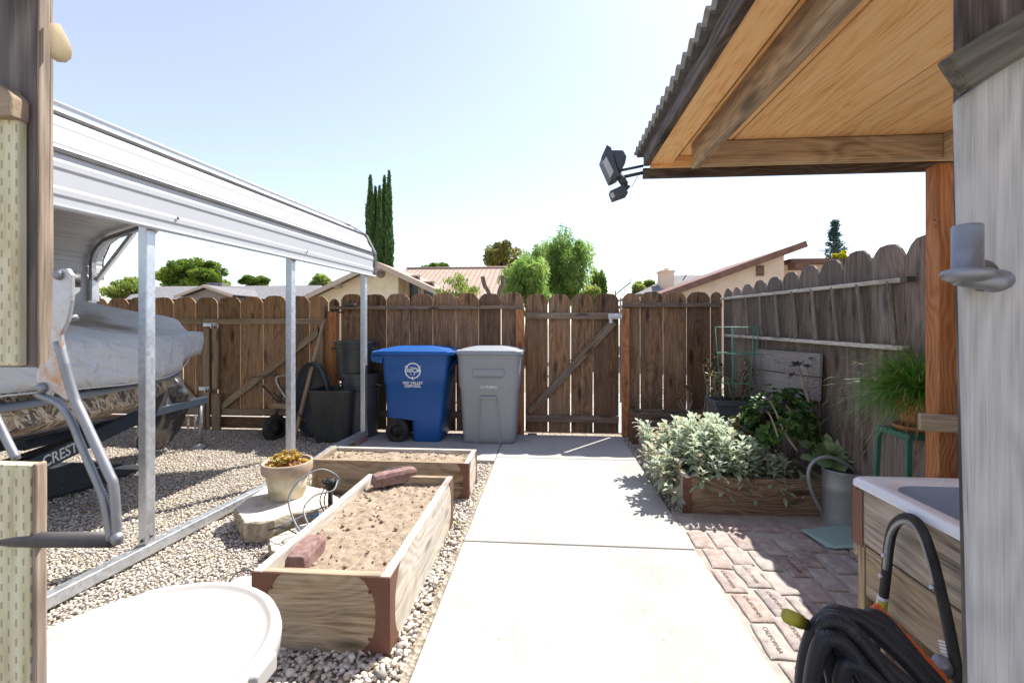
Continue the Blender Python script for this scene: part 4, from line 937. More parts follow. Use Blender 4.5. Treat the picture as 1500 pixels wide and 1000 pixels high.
block('paver_brick', 'red brick under the far end of the carport base rail', (B0.x-.01, 5.19, 0), (B0.x+.01, 5.42, 0), .10, .058, .012, 'brick_red')
# ================================================================== boat on its trailer
XB = -4.06
bo = thing('boat', 'camouflage hulled boat with its bow towards the back gate', 'boat', (XB, 3, .5))
def sheer(y): t = max(0, (y-1.6)/3.2); return 1.17+.03*t
def halfw(y):
    t = max(0, min(1, (4.60-y)/2.3)); return max(.015, 1.0*(1-(1-t)**2.9))
def keel(y): t = max(0, (y-3.4)/1.5); return .60+.46*max(0, t)**2.0
secs = []
for y in [-.9, 0, .9, 1.5, 2.0, 2.4, 2.8, 3.2, 3.5, 3.8, 4.1, 4.25, 4.38, 4.47, 4.54, 4.585]:
    h_, s_, k_ = halfw(y), sheer(y), keel(y); ch = k_+(s_-k_)*.30
    r_ = [(h_, s_), (h_*1.01, s_-.05), (h_*.985, s_-.07), (h_*.95, ch+.12*(s_-ch)), (h_*.80, ch-.02), (h_*.4, (ch+k_)/2-.03), (0, k_)]
    secs.append([Vector((XB+x, y, z)) for x, z in r_]+[Vector((XB-x, y, z)) for x, z in r_[-2::-1]])
b = MB(); b.loft(secs, True, True, True); b.build('hull', M['camo'], bo, auto=35)
b = MB()
for s_ in (-1, 1): b.tube([Vector((XB+s_*(halfw(y)*.975+.012), y, sheer(y)-.215)) for y in (-.9, 0, .9, 1.5, 2.0, 2.4, 2.8, 3.2, 3.5, 3.8, 4.1, 4.3, 4.5)], .028, 6)
M['steel_hull'] = plastic('grey_rub_strip', (.16, .19, .22), .45, .2); b.build('rub_rail', M['steel_hull'], bo)
cv = MB(); secs = []
ys = np.linspace(-1.0, 4.63, 62)
for y in ys:
    h_ = halfw(min(y, 4.58))+.035; s_ = sheer(y); t = max(0, min(1, (y-2.6)/2.3))
    rz = 1.84-.38*t**.85
    fl = .10 if y < 4.7 else .14*.9
    h_ = (h_**3+.33**3)**(1/3); row = []
    for u in np.linspace(-1, 1, 41):
        a = abs(u); sg_ = 1 if u > 0 else -1
        if a > .80:                                    # skirt hanging over the gunwale
            q_ = (a-.80)/.20; x = h_+.012*math.sin(q_*3); z = s_+.14-(.30+.03*math.sin(y*2.3)-.06*max(0, (y-3.6)/1.3))*q_
        else:
            q_ = a/.80; x = h_*q_; z = s_+.14+(rz-s_-.14)*(1-q_**1.35)
            z -= .045*math.sin(math.pi*q_)*(1-.4*math.sin(y*3.1))
        p = Vector((XB+sg_*x, y, z)); nz = noise.noise(Vector((y*1.1+u*.8, u*3.2, 2)))*.06+noise.noise(Vector((y*3.0-u*3, u*4, 7)))*.018
        fold = .018*math.sin(y*9+u*5+3*noise.noise(Vector((y, u*2, 0))))*(1 if a > .5 else .4)
        row.append(p+Vector((sg_*fold, 0, nz*(1 if a < .8 else .4))))
    secs.append(row)
cv.loft(secs, False, False, True, closed=False)
c0, c1 = secs[-1], [Vector((p.x*.0+XB, p.y+.03, p.z-.05)) for p in secs[-1]]
cv.loft([secs[-1], [Vector((XB+(p.x-XB)*.75, p.y+.04, p.z-.015)) for p in secs[-1]]], False, False, True, closed=False)
m_ = len(secs[-1]); end = [Vector((XB+(p.x-XB)*.75, p.y+.04, p.z-.015)) for p in secs[-1]]; cc = Vector((XB, 4.69, 1.22))
cv.add(end+[cc], [(i, i+1, m_) for i in range(m_-1)], None, None, True)
co = cv.build('boat_cover', M['canvas'], origin=(XB, 3, 1.2), solid=.004); tag(co, 'grey canvas cover draped over the camouflage boat', 'boat cover')
b = MB()
for s_ in (-1, 1): b.tube([Vector((XB+s_*(((halfw(min(y, 4.58))+.035)**3+.33**3)**(1/3)+.017), y, sheer(y)-.16-.03*math.sin(y*2.3)+.06*max(0, (y-3.6)/1.3))) for y in ys[:-3]], .006, 5)
b.build('hem', M['canvas'], co)

tr = thing('boat_trailer', 'black steel boat trailer with white lettering under the camouflage boat', 'trailer', (XB, 3, 0))
b = MB()
for s_ in (-1, 1): b.tube([(XB+s_*.75, -.9, .42), (XB+s_*.72, 1.2, .42), (XB+s_*.06, 4.15, .50)], .055, 4, smooth=False, up=(0, 0, 1))
b.build('frame', M['trim_dark'], tr, bevel=.004)
b = MB(); b.tube([(XB, 3.2, .50), (XB, 5.1, .54)], .055, 4, smooth=False, up=(0, 0, 1)); b.build('tongue', M['steel_blue'], tr, bevel=.004)
for y in (-.2, 1.2, 2.5):
    b = MB(); wx = .72 if y < 1.3 else .45; b.tube([(XB-wx, y, .40), (XB+wx, y, .40)], .045, 4, smooth=False); b.build('crossbeam', M['trim_dark'], tr)
for s_ in (-1, 1):
    b = MB(); b.box((XB+s_*.42-.05, -.6, .44), (XB+s_*.42+.05, 2.2, .50)); b.build('bunk', M['black_plastic'], tr, bevel=.01)
    wheel(tr, (XB+s_*.98, .35, .32), .32, .2, (1, 0, 0), 'galv_dull')
# a lettered beam along the near side
p0, p1 = PX(40, 681, -3.15), PX(128, 648, -3.15)
y0_, y1_ = G(60, 672, .34), G(205, 618, .42)
yb0, yb1 = Vector((-3.32, 2.55, .335)), PY(205, 614, 3.95)
d_ = (yb1-yb0).normalized()
pA, pB = PY(30, 690, 2.85), PY(215, 604, 4.2)
b = MB(); b.plank(pA, pB, .125, .05, (1, 0, 0)); b.build('side_beam', M['steel_blue'], tr, bevel=.006)
nrm = Vector((1, 0, 0)); xd = (pB-pA).normalized(); nrm = (nrm-xd*nrm.dot(xd)).normalized(); yd = nrm.cross(xd)
b = MB(); T = Matrix((xd, yd, nrm)).transposed().to_4x4(); T.translation = PY(60, 672, 2.85+(4.2-2.85)*.16)*0 + pA.lerp(pB, .10)+nrm*.0265-yd*.038; V, Fc = text_geo('CRESTL', .115, T, .0006, 'LEFT', .002); b.add(V, Fc); b.build('lettering', M['print_white'], tr)
wp = Vector((XB, 4.86, 0))
b = MB(); b.plank((XB, 4.40, .55), (XB, 4.58, .98), .08, .08, (1, 0, 0)); b.build('winch_post', M['trim_dark'], tr)
b = MB(); b.tube([PY(268, 538, 5.05), PY(268, 590, 5.05)], .008, 6); b.build('winch_rod', M['pine_grey'], tr)
b = MB(); b.tube([(XB, 5.02, .54), (XB, 5.02, .05)], .025, 10); b.lathe([(.09, 0), (.09, .02), (.03, .05)], (XB, 5.02, -.005), 14); b.build('jack', M['galv_dull'], tr)
b = MB(); p = PY(283, 594, 5.12); b.box((p.x-.14, p.y-.04, p.z-.035), (p.x+.10, p.y+.04, p.z+.03)); b.tube([p+Vector((-.2, 0, .05)), p+Vector((.12, -.02, .1))], .012, 6); b.build('coupler', M['galv_dull'], tr, bevel=.008)
b = MB()
for s_ in (-.04, .05):
    for k in range(5):
        c = p+Vector((s_, -.03, -.12-.038*k)); pts = [c+Vector((.011*math.cos(a)*(1 if k % 2 else .25), .011*math.cos(a)*(.25 if k % 2 else 1), .026*math.sin(a))) for a in np.linspace(0, 5.6, 9)]
        b.tube(pts, .0045, 5, closed=True)
b.build('chain', M['galv'], tr)
# the crumpled tarp round the winch
tp = MB(); secs = []; c0 = PY(236, 640, 4.75)
for k in range(19):
    t = k/18; z = .05+1.03*t; cx_ = c0.x-.06+.10*math.sin(2.3*t); wv = (.10+.26*math.sin(math.pi*min(1, (t*.93+.05)))**.8)*(1 if t < .92 else .6)
    row = []
    for i in range(30):
        a = 2*math.pi*i/30; d = Vector((math.cos(a), math.sin(a), 0)); nz = noise.noise(Vector((d.x*1.6, d.y*1.6, z*3.5)))*.45+noise.noise(Vector((d.x*4, d.y*4, z*7)))*.22
        row.append(Vector((cx_, 4.72, z))+d*(wv*(1+nz))*.62)
    secs.append(row)
tp.loft(secs, True, True, True); o = tp.build('plastic_tarp', M['tarp'], origin=(c0.x, 4.72, 0)); tag(o, 'crumpled shiny black plastic tarp wrapped round the trailer front', 'tarp')
# dark mat under the boat
P = [G(20, 726), G(60, 690), G(200, 668), G(196, 690), G(120, 722), G(60, 752)]
P = [Vector(q_) for q_ in ((-5.6, 3.15, .014), (-4.1, 3.3, .014), (-3.95, 3.75, .014), (-4.0, 4.25, .014), (-5.5, 4.3, .014))]
b = MB(); b.prism(P, (0, 0, .012)); M['mat_black'] = speck('dark_mat', [(.02, .022, .026), (.035, .038, .044), (.05, .054, .06)], 9, .8, .4); o = b.build('ground_mat', M['mat_black']); tag(o, 'dark rubber mat lying on the gravel beside the boat trailer', 'ground mat')

# ================================================================== white tub, lower left
wt = thing('plastic_tub', 'big white plastic tub with a lid, close by at lower left', 'tub', (-1.045, 1.065, 0))
cx_, cy_ = -1.045, 1.065
b = MB(); b.lathe([(0, 0), (.255, 0), (.265, .02), (.305, .56), (.30, .565), (0, .565)], (cx_, cy_, 0), 48); b.build('body', M['white_plastic'], wt)
def oct_(r, z, n=64, k=.012):
    return [Vector((cx_+r*(1-k*(1-abs(math.cos(2*2*math.pi*i/n)))**2)*math.cos(2*math.pi*i/n), cy_+r*(1-k*(1-abs(math.cos(2*2*math.pi*i/n)))**2)*math.sin(2*math.pi*i/n), z)) for i in range(n)]
b = MB(); b.loft([oct_(.312, .53), oct_(.335, .535), oct_(.340, .585), oct_(.337, .598), oct_(.330, .605), oct_(.318, .607), oct_(.308, .605), oct_(.303, .598), oct_(.292, .598), oct_(.286, .604), oct_(.22, .609), oct_(.10, .612)], True, True, True); b.build('lid', M['white_plastic'], wt)
for ang in (2, 122, 242):
    a = R(ang); d = Vector((math.cos(a), math.sin(a), 0)); n_ = Vector((-d.y, d.x, 0)); c = Vector((cx_, cy_, 0)); b = MB()
    b.prism([c+d*.315+n_*.055+Vector((0, 0, .60)), c+d*.352+n_*.045+Vector((0, 0, .60)), c+d*.352-n_*.045+Vector((0, 0, .60)), c+d*.315-n_*.055+Vector((0, 0, .60))], (0, 0, -.05)); b.build('tab', M['white_plastic'], wt, bevel=.008, seg=3)

# ================================================================== open gate at the very left: boards, post edge, latch
YG = .60
g5 = thing('timber_gate', 'close blurred timber gate frame at the left edge of view with treated boards', 'gate', (PY(30, 500, YG).x, YG, 0))
P_ = lambda px, py, y=YG: PY(px, py, y)
def vboard(name, x0, x1, z0, z1, y0, y1, m, bev=.002, par=g5):
    b = MB(); b.box((x0, y0, z0), (x1, y1, z1)); return b.build(name, m, par, bevel=bev)
xr = P_(53, 500).x; xl = P_(-330, 500).x; zlow = P_(40, 538).z; zl2 = P_(40, 676).z
vboard('board', xr-.17, xr, zlow, 2.05, YG, YG+.021, M['gate_dark'])
b = MB(); b.box((xr, YG+.0008, zlow-.002), (xr+.0035, YG+.0205, 2.05)); b.build('board_edge', M['gate_edge'], g5, bevel=.001)
yt = YG-.014; xi = PY(26, 400, yt).x
vboard('treated_board', xr-.30, xi, PY(20, 536, yt).z, PY(20, 163, yt).z, yt, YG-.001, M['incised'], .003)
b = MB(); zz = PY(0, 165, yt).z; b.prism([(xi+.003, yt-.012, zz-.012), (xi+.004, yt-.012, zz+.018), (xi-.012, yt-.012, zz+.034), (xi-.05, yt-.012, zz+.046), (xi-.25, yt-.012, zz+.05), (xi-.25, yt-.012, zz+.003)], (0, .0255, 0), grain=0); b.build('rail_end', M['rail'], g5, bevel=.003)
yt2 = .585; x2 = PY(44, 800, yt2).x
vboard('treated_board', x2-.3, x2, .02, zl2, yt2, yt2+.018, M['incised'], .002)
b = MB(); b.box((x2+.0005, yt2+.001, .02), (x2+.0065, yt2+.018, zl2+.002)); b.build('stile', M['gate_edge'], g5, bevel=.004)
b = MB(); b.box((x2-.3, yt2+.0185, .02), (x2-.09, yt2+.06, zl2-.03)); b.build('post', M['gate_edge'], g5, bevel=.004)
# the gate must hang together: a hidden upright joins both halves off to the left
vboard('post', xl-.12, PY(-45, 500, YG+.11).x-.05, 0, 2.05, YG+.022, YG+.11, M['gate_dark'])
vboard('board', xl-.12, xr-.16, zlow, 2.05, YG+.0225, YG+.04, M['gate_dark'])
vboard('board', xl-.12, x2-.12, .0, zl2-.03, yt2+.061, yt2+.08, M['gate_dark'])
# galvanised latch lever
YL = .57
q3 = lambda px, py, y=YL: PY(px, py, y)
b = MB(); outline = [(86, 394), (98, 393), (104, 402), (104, 440), (98, 470), (88, 490), (90, 520), (108, 585), (96, 586), (84, 578), (76, 572), (70, 584), (60, 583), (54, 576), (52, 545), (58, 535), (70, 528), (72, 500), (76, 470), (76, 405)]
b.prism([q3(x, y) for x, y in outline], (0, .006, 0)); lt = b.build('latch_plate', M['galv_rust'], g5, bevel=.0015)
bars = MB()
bars.tube(arc([q3(56, 578), q3(84, 590), q3(102, 612), q3(122, 660), q3(146, 716), q3(153, 740), q3(162, 790)], 5), .0048, 8)
bars.tube(arc([q3(86, 500, YL+.004), q3(106, 574, YL+.004), q3(122, 612, YL+.004), q3(158, 690, YL+.004), q3(167, 716, YL+.004), q3(172, 796, YL+.004)], 5), .0062, 8)
bars.build('latch_arm', M['galv_dull'], g5)
bars = MB(); bars.tube([q3(-60, 790, YL+.03), q3(166, 790, YL+.012)], .0105, 12); bars.build('latch_rod', M['trim_dark'], g5)
bo_ = MB()
for px, py, r in ((86, 403, .0068), (62, 568, .0078), (170, 788, .0075)):
    bo_ = MB(); bo_.lathe([(0, .006), (r*.5, .0055), (r*.9, .003), (r, 0), (r, -.004)], q3(px, py, YL-.001), 16, (0, -1, 0)); bo_.build('bolt', M['galv_dull'], g5)
bo_ = MB(); bo_.tube([q3(90, 410, YL+.02), q3(118, 411, YL+.035)], .010, 10); bo_.build('bolt', M['trim_dark'], g5)
bo_ = MB(); bo_.tube([q3(90, 470, YL+.02), q3(114, 464, YL+.03)], .0045, 8); bo_.build('bolt', M['galv_dull'], g5)
b = MB(); b.tube(arc([q3(-30, 560), q3(4, 632), q3(24, 672)], 5), .0052, 8); b.build('latch_arm', M['galv_dull'], g5)
# small unidentified pale blob at the board, shaped as a thin bulged disc
b = MB(); lp = [q3(x, y, YG+.012) for x, y in ((74, 34), (88, 36), (95, 48), (100, 58), (106, 74), (104, 86), (96, 92), (84, 91), (74, 84))]
c = sum(lp, Vector())/len(lp); b.add(lp+[c+Vector((0, -.006, 0))], [(i, (i+1) % len(lp), len(lp)) for i in range(len(lp))], None, .5, True)
M['pale_blob'] = leafm('pale_blob', [(.6, .45, .3), (.68, .62, .48), (.72, .55, .38)], .5); o = b.build('pale_blob', M['pale_blob'], solid=.0012); tag(o, 'small pale blob at the dark gate board at upper left', 'leaf')

# ================================================================== gate at the right edge
YR = .58
g6 = thing('gate_leaf', 'close silvery grey timber gate at the right edge with a hinge pin', 'gate', (PY(1440, 500, YR).x, YR, 0))
xl_ = PY(1404, 500, YR).x; xe = PY(1700, 500, YR).x
b = MB(); z1 = PY(1420, 132, YR).z
xl0 = PY(1450, 1000, YR).x
b.prism([(xl0, YR, .3), (xl0+.01, YR, .0), (xe, YR, .0), (xe, YR, z1+.16), (xl_+.012, YR, z1-.002), (xl_, YR, z1-.012)], (0, .010, 0)); b.build('board', M['gate_grey'], g6, bevel=.003)
b = MB(); xk = PY(1395, 300, YR+.022).x; xk0 = PY(1432, 1000, YR+.022).x; b.prism([(xk0, YR+.011, .0), (xe, YR+.011, .0), (xe, YR+.011, 2.2), (xk, YR+.011, 2.2), (xk, YR+.011, 1.6)], (0, .011, 0)); b.build('back_board', M['gate_dark'], g6, bevel=.002)
b = MB(); yk = YR-.0115
b.plank(PY(1396, 112, yk), PY(1620, -25, yk), .046, .021, (0, -1, 0)); b.build('rail', M['rail_old'], g6, bevel=.004)
hp = MB(); c = PY(1417, 398, YR-.035)
hp.lathe([(0, .052), (.0125, .052), (.0135, .05), (.0135, .004), (.021, .002), (.023, -.002), (.021, -.008), (.012, -.012), (0, -.012)], c, 24); hp.tube(arc([c+Vector((-.012, 0, -.006)), c+Vector((.02, -.002, -.012)), c+Vector((.045, .012, -.008)), c+Vector((.05, .05, -.004))], 6), [.009]*7+[.0115]*12, 12); hp.build('hinge_pin', M['galv_dull'], g6)
b = MB(); b.lathe([(.0, .0015), (.017, .0015), (.019, 0)], c+Vector((.047, .0345, -.001)), 20, (0, -1, 0)); b.build('bored_hole', M['gate_dark'], g6)

# ================================================================== shed roof on the right
M['corr'] = speck('corrugated_sheet', [(0.195, 0.182, 0.169), (0.286, 0.273, 0.254), (0.364, 0.345, 0.325)], 8, .8, .4, 60)
sh = thing('shed_roof', 'open lean-to roof of fresh pine boards under grey corrugated sheet', 'roof', (2.05, 2.54, 0))
ZC = 2.40; YE = 2.72
px0 = PY(1357, 400, 2.60); pw = .089; Xp = px0.x
b = MB(); b.box((Xp, 2.52, -.01), (Xp+pw, 2.52+pw, 2.27)); b.build('post', M['redwood'], sh, bevel=.004)
b = MB(); b.box((2.02, .35, -.01), (2.02+pw, .35+pw, 2.27)); b.build('post', M['redwood'], sh, bevel=.004)
b = MB()
xs_ = [.585, PY(1012, 197, 2.46).x, PY(1074, 196, 2.46).x, PY(1211, 196, 2.46).x, 1.98, 2.6]
for a, c in zip(xs_[:-1], xs_[1:]): b.box((a+.004, -.3, ZC+random.uniform(0, .003)), (c-.004, YE-.02, ZC+.02))
b.build('ceiling_boards', M['pine'], sh, bevel=.0025)
xr_ = PY(1016, 236, 2.46).x
b = MB(); b.box((xr_, -.3, 2.265), (xr_+.042, 2.498, ZC-.002)); b.build('rafter', M['pine_grey'], sh, bevel=.004)
b = MB(); b.box((xr_+.044, 2.46, 2.275), (Xp+.20, 2.498, ZC-.003)); b.build('cross_beam', M['pine_grey'], sh, bevel=.004)
b = MB(); b.box((Xp-.03, -.3, 2.275), (Xp+.01, 2.457, ZC-.003)); b.build('rafter', M['pine_grey'], sh, bevel=.004)
b = MB(); xf = PY(941, 262, YE).x; b.box((xf, -.3, 2.352), (xf+.035, YE-.024, ZC+.035)); b.build('fascia', M['fascia'], sh, bevel=.004)
b = MB(); b.box((xf+.0, YE-.022, 2.285), (2.6, YE, 2.345)); b.build('fascia', M['fascia'], sh, bevel=.003)
b = MB(); b.box((xf+.037, YE-.045, 2.338), (2.6, YE-.0235, ZC-.001)); b.build('end_board', M['pine'], sh, bevel=.002)
b = MB(); b.box((xf+.0355, -.3, ZC-.04), (xf+.16, YE-.047, ZC-.001)); b.build('soffit_board', M['pine'], sh, bevel=.003)
ny = 560; rows = []
yy = np.linspace(-.35, YE+.06, ny)
for x in (xf-.038, xf+.25, 1.4, 2.65): rows.append([Vector((x, y, ZC+.056+.016*math.sin(2*math.pi*y/.084))) for y in yy])
b = MB(); b.loft(rows, False, False, True, closed=False); b.build('corrugated_sheet', M['corr'], sh, solid=.006)
rows = []
for x in (xf-.022, xf+.25): rows.append([Vector((x, y, ZC+.043+.013*math.sin(2*math.pi*y/.084))) for y in yy])
b = MB(); b.loft(rows, False, False, True, closed=False); b.build('closure_strip', M['trim_dark'], sh, solid=.010)
b = MB(); b.plank(PY(1346, 617, 2.49), PY(1346, 617, 2.49)+Vector((.42, -.15, 0)), .085, .04, (0, -1, 0)); b.build('shelf_board', M['bed'], sh, bevel=.005)
b = MB()
for px, py in ((1369, 322), (1375, 325), (1371, 332)): p = PY(px, py, 2.519); b.lathe([(0, .003), (.004, .002), (.005, 0)], p, 8, (0, -1, 0))
b.build('nails', M['trim_dark'], sh)

# flood light with motion sensor on the corner
fl = thing('flood_light', 'black flood light with motion sensor clamped to the shed roof corner', 'flood light', PY(915, 245, 2.70))
YFl = 2.66; q4 = lambda px, py, y=YFl: PY(px, py, y)
fx = (q4(903, 293)-q4(878, 222)).normalized()            # the lamp face is a tilted box seen edge-on
def slabbox(pts, y0, y1, name, m, bev=.004):
    b = MB(); P = [PY(x, y, (y0+y1)/2) for x, y in pts]; b.prism([Vector((p.x, y0, p.z)) for p in P], (0, y1-y0, 0)); return b.build(name, m, fl, bevel=bev)
slabbox([(887, 218), (893, 222), (899, 243), (906, 262), (899, 266), (893, 268), (885, 250), (879, 236)], YFl-.02, YFl+.11, 'lamp_frame', M['charcoal'])
slabbox([(893, 224), (911, 224), (916, 233), (914, 243), (906, 256), (901, 245)], YFl-.005, YFl+.095, 'housing', M['charcoal'], .008)
b = MB(); pz = [q4(883, 237, YFl-.0225), q4(888, 229, YFl-.0225), q4(899, 251, YFl-.0225), q4(894, 261, YFl-.0225)]
b.prism(pz, (0, .004, 0)); M['lamp_glass'] = plastic('lamp_glass', (.5, .5, .48), .15, .1); b.build('glass', M['lamp_glass'], fl, bevel=.001)
b = MB(); b.tube([q4(908, 250, YFl+.04), q4(942, 243, YFl+.05)], .008, 8); b.tube([q4(905, 255, YFl+.04), q4(916, 271, YFl+.04)], .022, 10); b.tube([q4(910, 260, YFl+.04), q4(942, 253, YFl+.06)], .010, 8); b.tube([q4(916, 271, YFl+.04), q4(921, 276, YFl+.04)], .015, 10); b.build('bracket', M['charcoal'], fl)
slabbox([(892, 282), (913, 272), (919, 284), (917, 288), (897, 295), (894, 288)], YFl+.01, YFl+.075, 'sensor', M['charcoal'], .004)
slabbox([(893.5, 284), (898, 281), (901, 288), (897, 291)], YFl+.006, YFl+.0105, 'sensor_lens', M['lamp_glass'], .001)
b = MB(); b.tube(arc([q4(934, 258, YFl+.05), q4(930, 266, YFl+.05), q4(925, 274, YFl+.05)]), .002, 5); b.build('wire', M['trim_dark'], fl)

# ================================================================== sink bench
sk = thing('garden_sink', 'white enamel sink set in a weathered plank bench, lower right', 'sink', (1.5, 1.4, 0))
X0, X1, Y0, Y1, ZS = 1.16, 1.98, .78, 1.865, .855
cxs, cys, wx_, wy_ = (X0+X1)/2, (Y0+Y1)/2, X1-X0, Y1-Y0
b = MB()
lv = [(ZS-.028, 0, .04), (ZS-.010, 0, .045), (ZS-.003, .006, .045), (ZS, .014, .045), (ZS-.001, .055, .06), (ZS-.004, .068, .10), (ZS-.012, .078, .10), (ZS-.05, .085, .10), (ZS-.17, .12, .10), (ZS-.195, .17, .1), (ZS-.2, .40, .08)]
b.loft([rrect(cxs, cys, z, wx_-2*i_, wy_-2*i_, r, 8) for z, i_, r in lv[:7]], False, False); b.build('rim', M['enamel'], sk)
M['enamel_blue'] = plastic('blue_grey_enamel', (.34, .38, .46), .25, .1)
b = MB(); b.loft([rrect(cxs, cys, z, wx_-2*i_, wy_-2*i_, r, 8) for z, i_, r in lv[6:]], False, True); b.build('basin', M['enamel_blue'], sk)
xb = X0+.022
b = MB(); b.box((xb, Y0+.02, .615), (xb+.03, Y1-.022, ZS-.037)); b.build('side_board', M['sink_plank'], sk, bevel=.004)
b = MB(); b.box((xb+.003, Y0+.02, .425), (xb+.033, Y1-.06, .606)); b.build('side_board', M['bed'], sk, bevel=.004)
b = MB(); b.box((xb, Y1-.020, .55), (X1-.02, Y1+.005, ZS-.037)); b.build('end_board', M['bed'], sk, bevel=.004)
for x in (xb+.034, X1-.09):
    for y in (Y0+.02, Y1-.11):
        b = MB(); b.box((x, y, 0), (x+.07, y+.085, ZS-.04)); b.build('leg', M['bed'], sk, bevel=.004)
b = MB(); b.box((xb+.0, Y1-.058, .0), (xb+.033, Y1-.0215, .6135)); b.build('corner_board', M['bed'], sk, bevel=.003)
b = MB(); b.box((xb-.004, Y1-.055, .60), (xb-.001, Y1+.003, ZS-.045)); b.box((xb-.004, Y1+.0055, .60), (xb+.06, Y1+.008, ZS-.045)); b.build('corner_bracket', M['bracket'], sk)
b = MB(); b.box((xb+.06, Y0+.1, .05), (X1-.1, Y1-.12, .40)); b.build('back_panel', M['bed_brown'], sk)

# bent black handle leaning on the bench
XH = 1.135; hq = lambda px, py, x=XH: PX(px, py, x)
hb = thing('hoop_handle', 'black bent hoop handle with printed label leaning on the sink bench', 'handle', (XH, 1.4, 0))
pts = arc([hq(1262, 1075), hq(1275, 985), hq(1287, 920), hq(1296, 860), hq(1302, 800), hq(1309, 772), hq(1322, 759), hq(1338, 760), hq(1352, 778), hq(1366, 818), hq(1379, 870), hq(1390, 920), hq(1402, 985), hq(1412, 1050)], 6)
first, last = pts[0], pts[-1]
pts = [Vector((first.x, first.y+.04, .02))]+pts+[Vector((last.x, last.y-.02, .02))]
b = MB(); b.tube(pts, .0145, 12); b.build('hoop', M['rubber'], hb)
n_ = len(pts); inn = [p+Vector((-.008, 0, 0))+(Vector((XH, 1.42, .3))-p).normalized()*.0105 for p in pts[22:60]]
b = MB(); b.tube(inn, .0082, 8); b.build('inner_edge', M['galv_dull'], hb)
b = MB(); a_, c_ = hq(1288, 912, XH), hq(1294, 872, XH); b.tube([a_, c_], .0158, 14); b.build('label', M['print_white'], hb)
b = MB(); b.tube([hq(1290, 897, XH-.002)+Vector((-.002, -.005, 0)), hq(1293, 878, XH-.002)+Vector((-.002, -.005, 0))], .0142, 14); b.build('label', M['yellow'], hb)
for px, py in ((1294, 813), (1290, 843), (1365, 860)):
    b = MB(); p = hq(px, py, XH-.018); b.lathe([(0, .004), (.004, .004), (.0065, .002), (.007, -.006)], p, 10, (-.6, -.8, .1)); b.build('screw', M['galv'], hb)
b = MB(); V, Fc = text_geo('IIIIIIIII', .034, frame(hq(1374, 935, XH-.02), hq(1390, 1000, XH-.02)-hq(1374, 935, XH-.02), (.3, -.2, 1)), .0006, 'LEFT', .001); b.add(V, Fc); b.build('print', M['print_white'], hb)
b = MB(); p = hq(1381, 975, XH-.03); b.lathe([(0, .03), (.016, .03), (.02, .026), (.022, .0), (.02, -.03), (0, -.03)], p, 20, (-.5, -.4, .75)); b.lathe([(.0, .0315), (.009, .0315), (.011, .0305)], p, 16, (-.5, -.4, .75)); b.build('cap', M['galv_dull'], hb)

# coil of black ribbed hose
def hose_mat():
    m, nt, bs = new('ribbed_black_hose'); g = attr(nt, 'gc')
    w_ = nt.nodes.new('ShaderNodeTexWave'); w_.bands_direction = 'X'; nt.links.new(g, w_.inputs[0]); w_.inputs['Scale'].default_value = 65
    n = noise_(nt, objco(nt), 22, 6, .7)
    c = mixc(nt, (.013, .015, .02), (.12, .12, .12), ramp(nt, n, [(.58, (0, 0, 0)), (.85, (.6, .6, .6))]))
    setc(nt, bs, c, .48, 0, .5); bump(nt, bs, w_.outputs['Fac'], .25, .003); return m
M['hose'] = hose_mat()
hc = thing('garden_hose', 'thick coil of black ribbed hose with a yellow cap, bottom right', 'hose', (.98, 1.15, 0))
rs = random.Random(11); hp = []
HY = 1.14
def hk(pxs, y0, y1, r=.0168):
    P = [PY(x+3, y+11, y0+(y1-y0)*i/(len(pxs)-1)) for i, (x, y) in enumerate(pxs)]
    b = MB(); b.tube(arc(P, 8), r, 14); b.build('hose_loop', M['hose'], hc)
hk([(1176, 1110), (1172, 1010), (1178, 950), (1195, 905), (1220, 893), (1248, 915), (1285, 955), (1335, 1000), (1380, 1060), (1390, 1140)], 1.10, 1.06)
hk([(1196, 1120), (1204, 1010), (1200, 950), (1200, 912), (1216, 886), (1250, 893), (1290, 925), (1340, 975), (1385, 1040), (1400, 1130)], 1.16, 1.12)
hk([(1215, 1110), (1220, 1000), (1205, 930), (1208, 900), (1232, 903), (1262, 935), (1300, 985), (1335, 1030), (1350, 1110)], 1.07, 1.02)
hk([(1240, 1120), (1238, 1010), (1224, 955), (1222, 915), (1245, 890), (1290, 905), (1335, 950), (1385, 1010), (1405, 1090)], 1.20, 1.17)
hk([(1262, 1110), (1258, 1010), (1246, 950), (1248, 905), (1270, 893), (1305, 925), (1352, 985), (1390, 1060)], 1.22, 1.16)
hk([(1225, 1120), (1232, 1040), (1230, 985), (1240, 960), (1265, 972), (1300, 1012), (1330, 1080)], 1.04, 1.0)
hk([(1285, 1110), (1275, 1010), (1262, 945), (1262, 900), (1285, 892), (1325, 935), (1372, 1000), (1402, 1080)], 1.25, 1.22)
hk([(1186, 1130), (1184, 1030), (1190, 965), (1206, 925), (1236, 935), (1272, 990), (1312, 1040), (1330, 1120)], 1.05, 1.0)
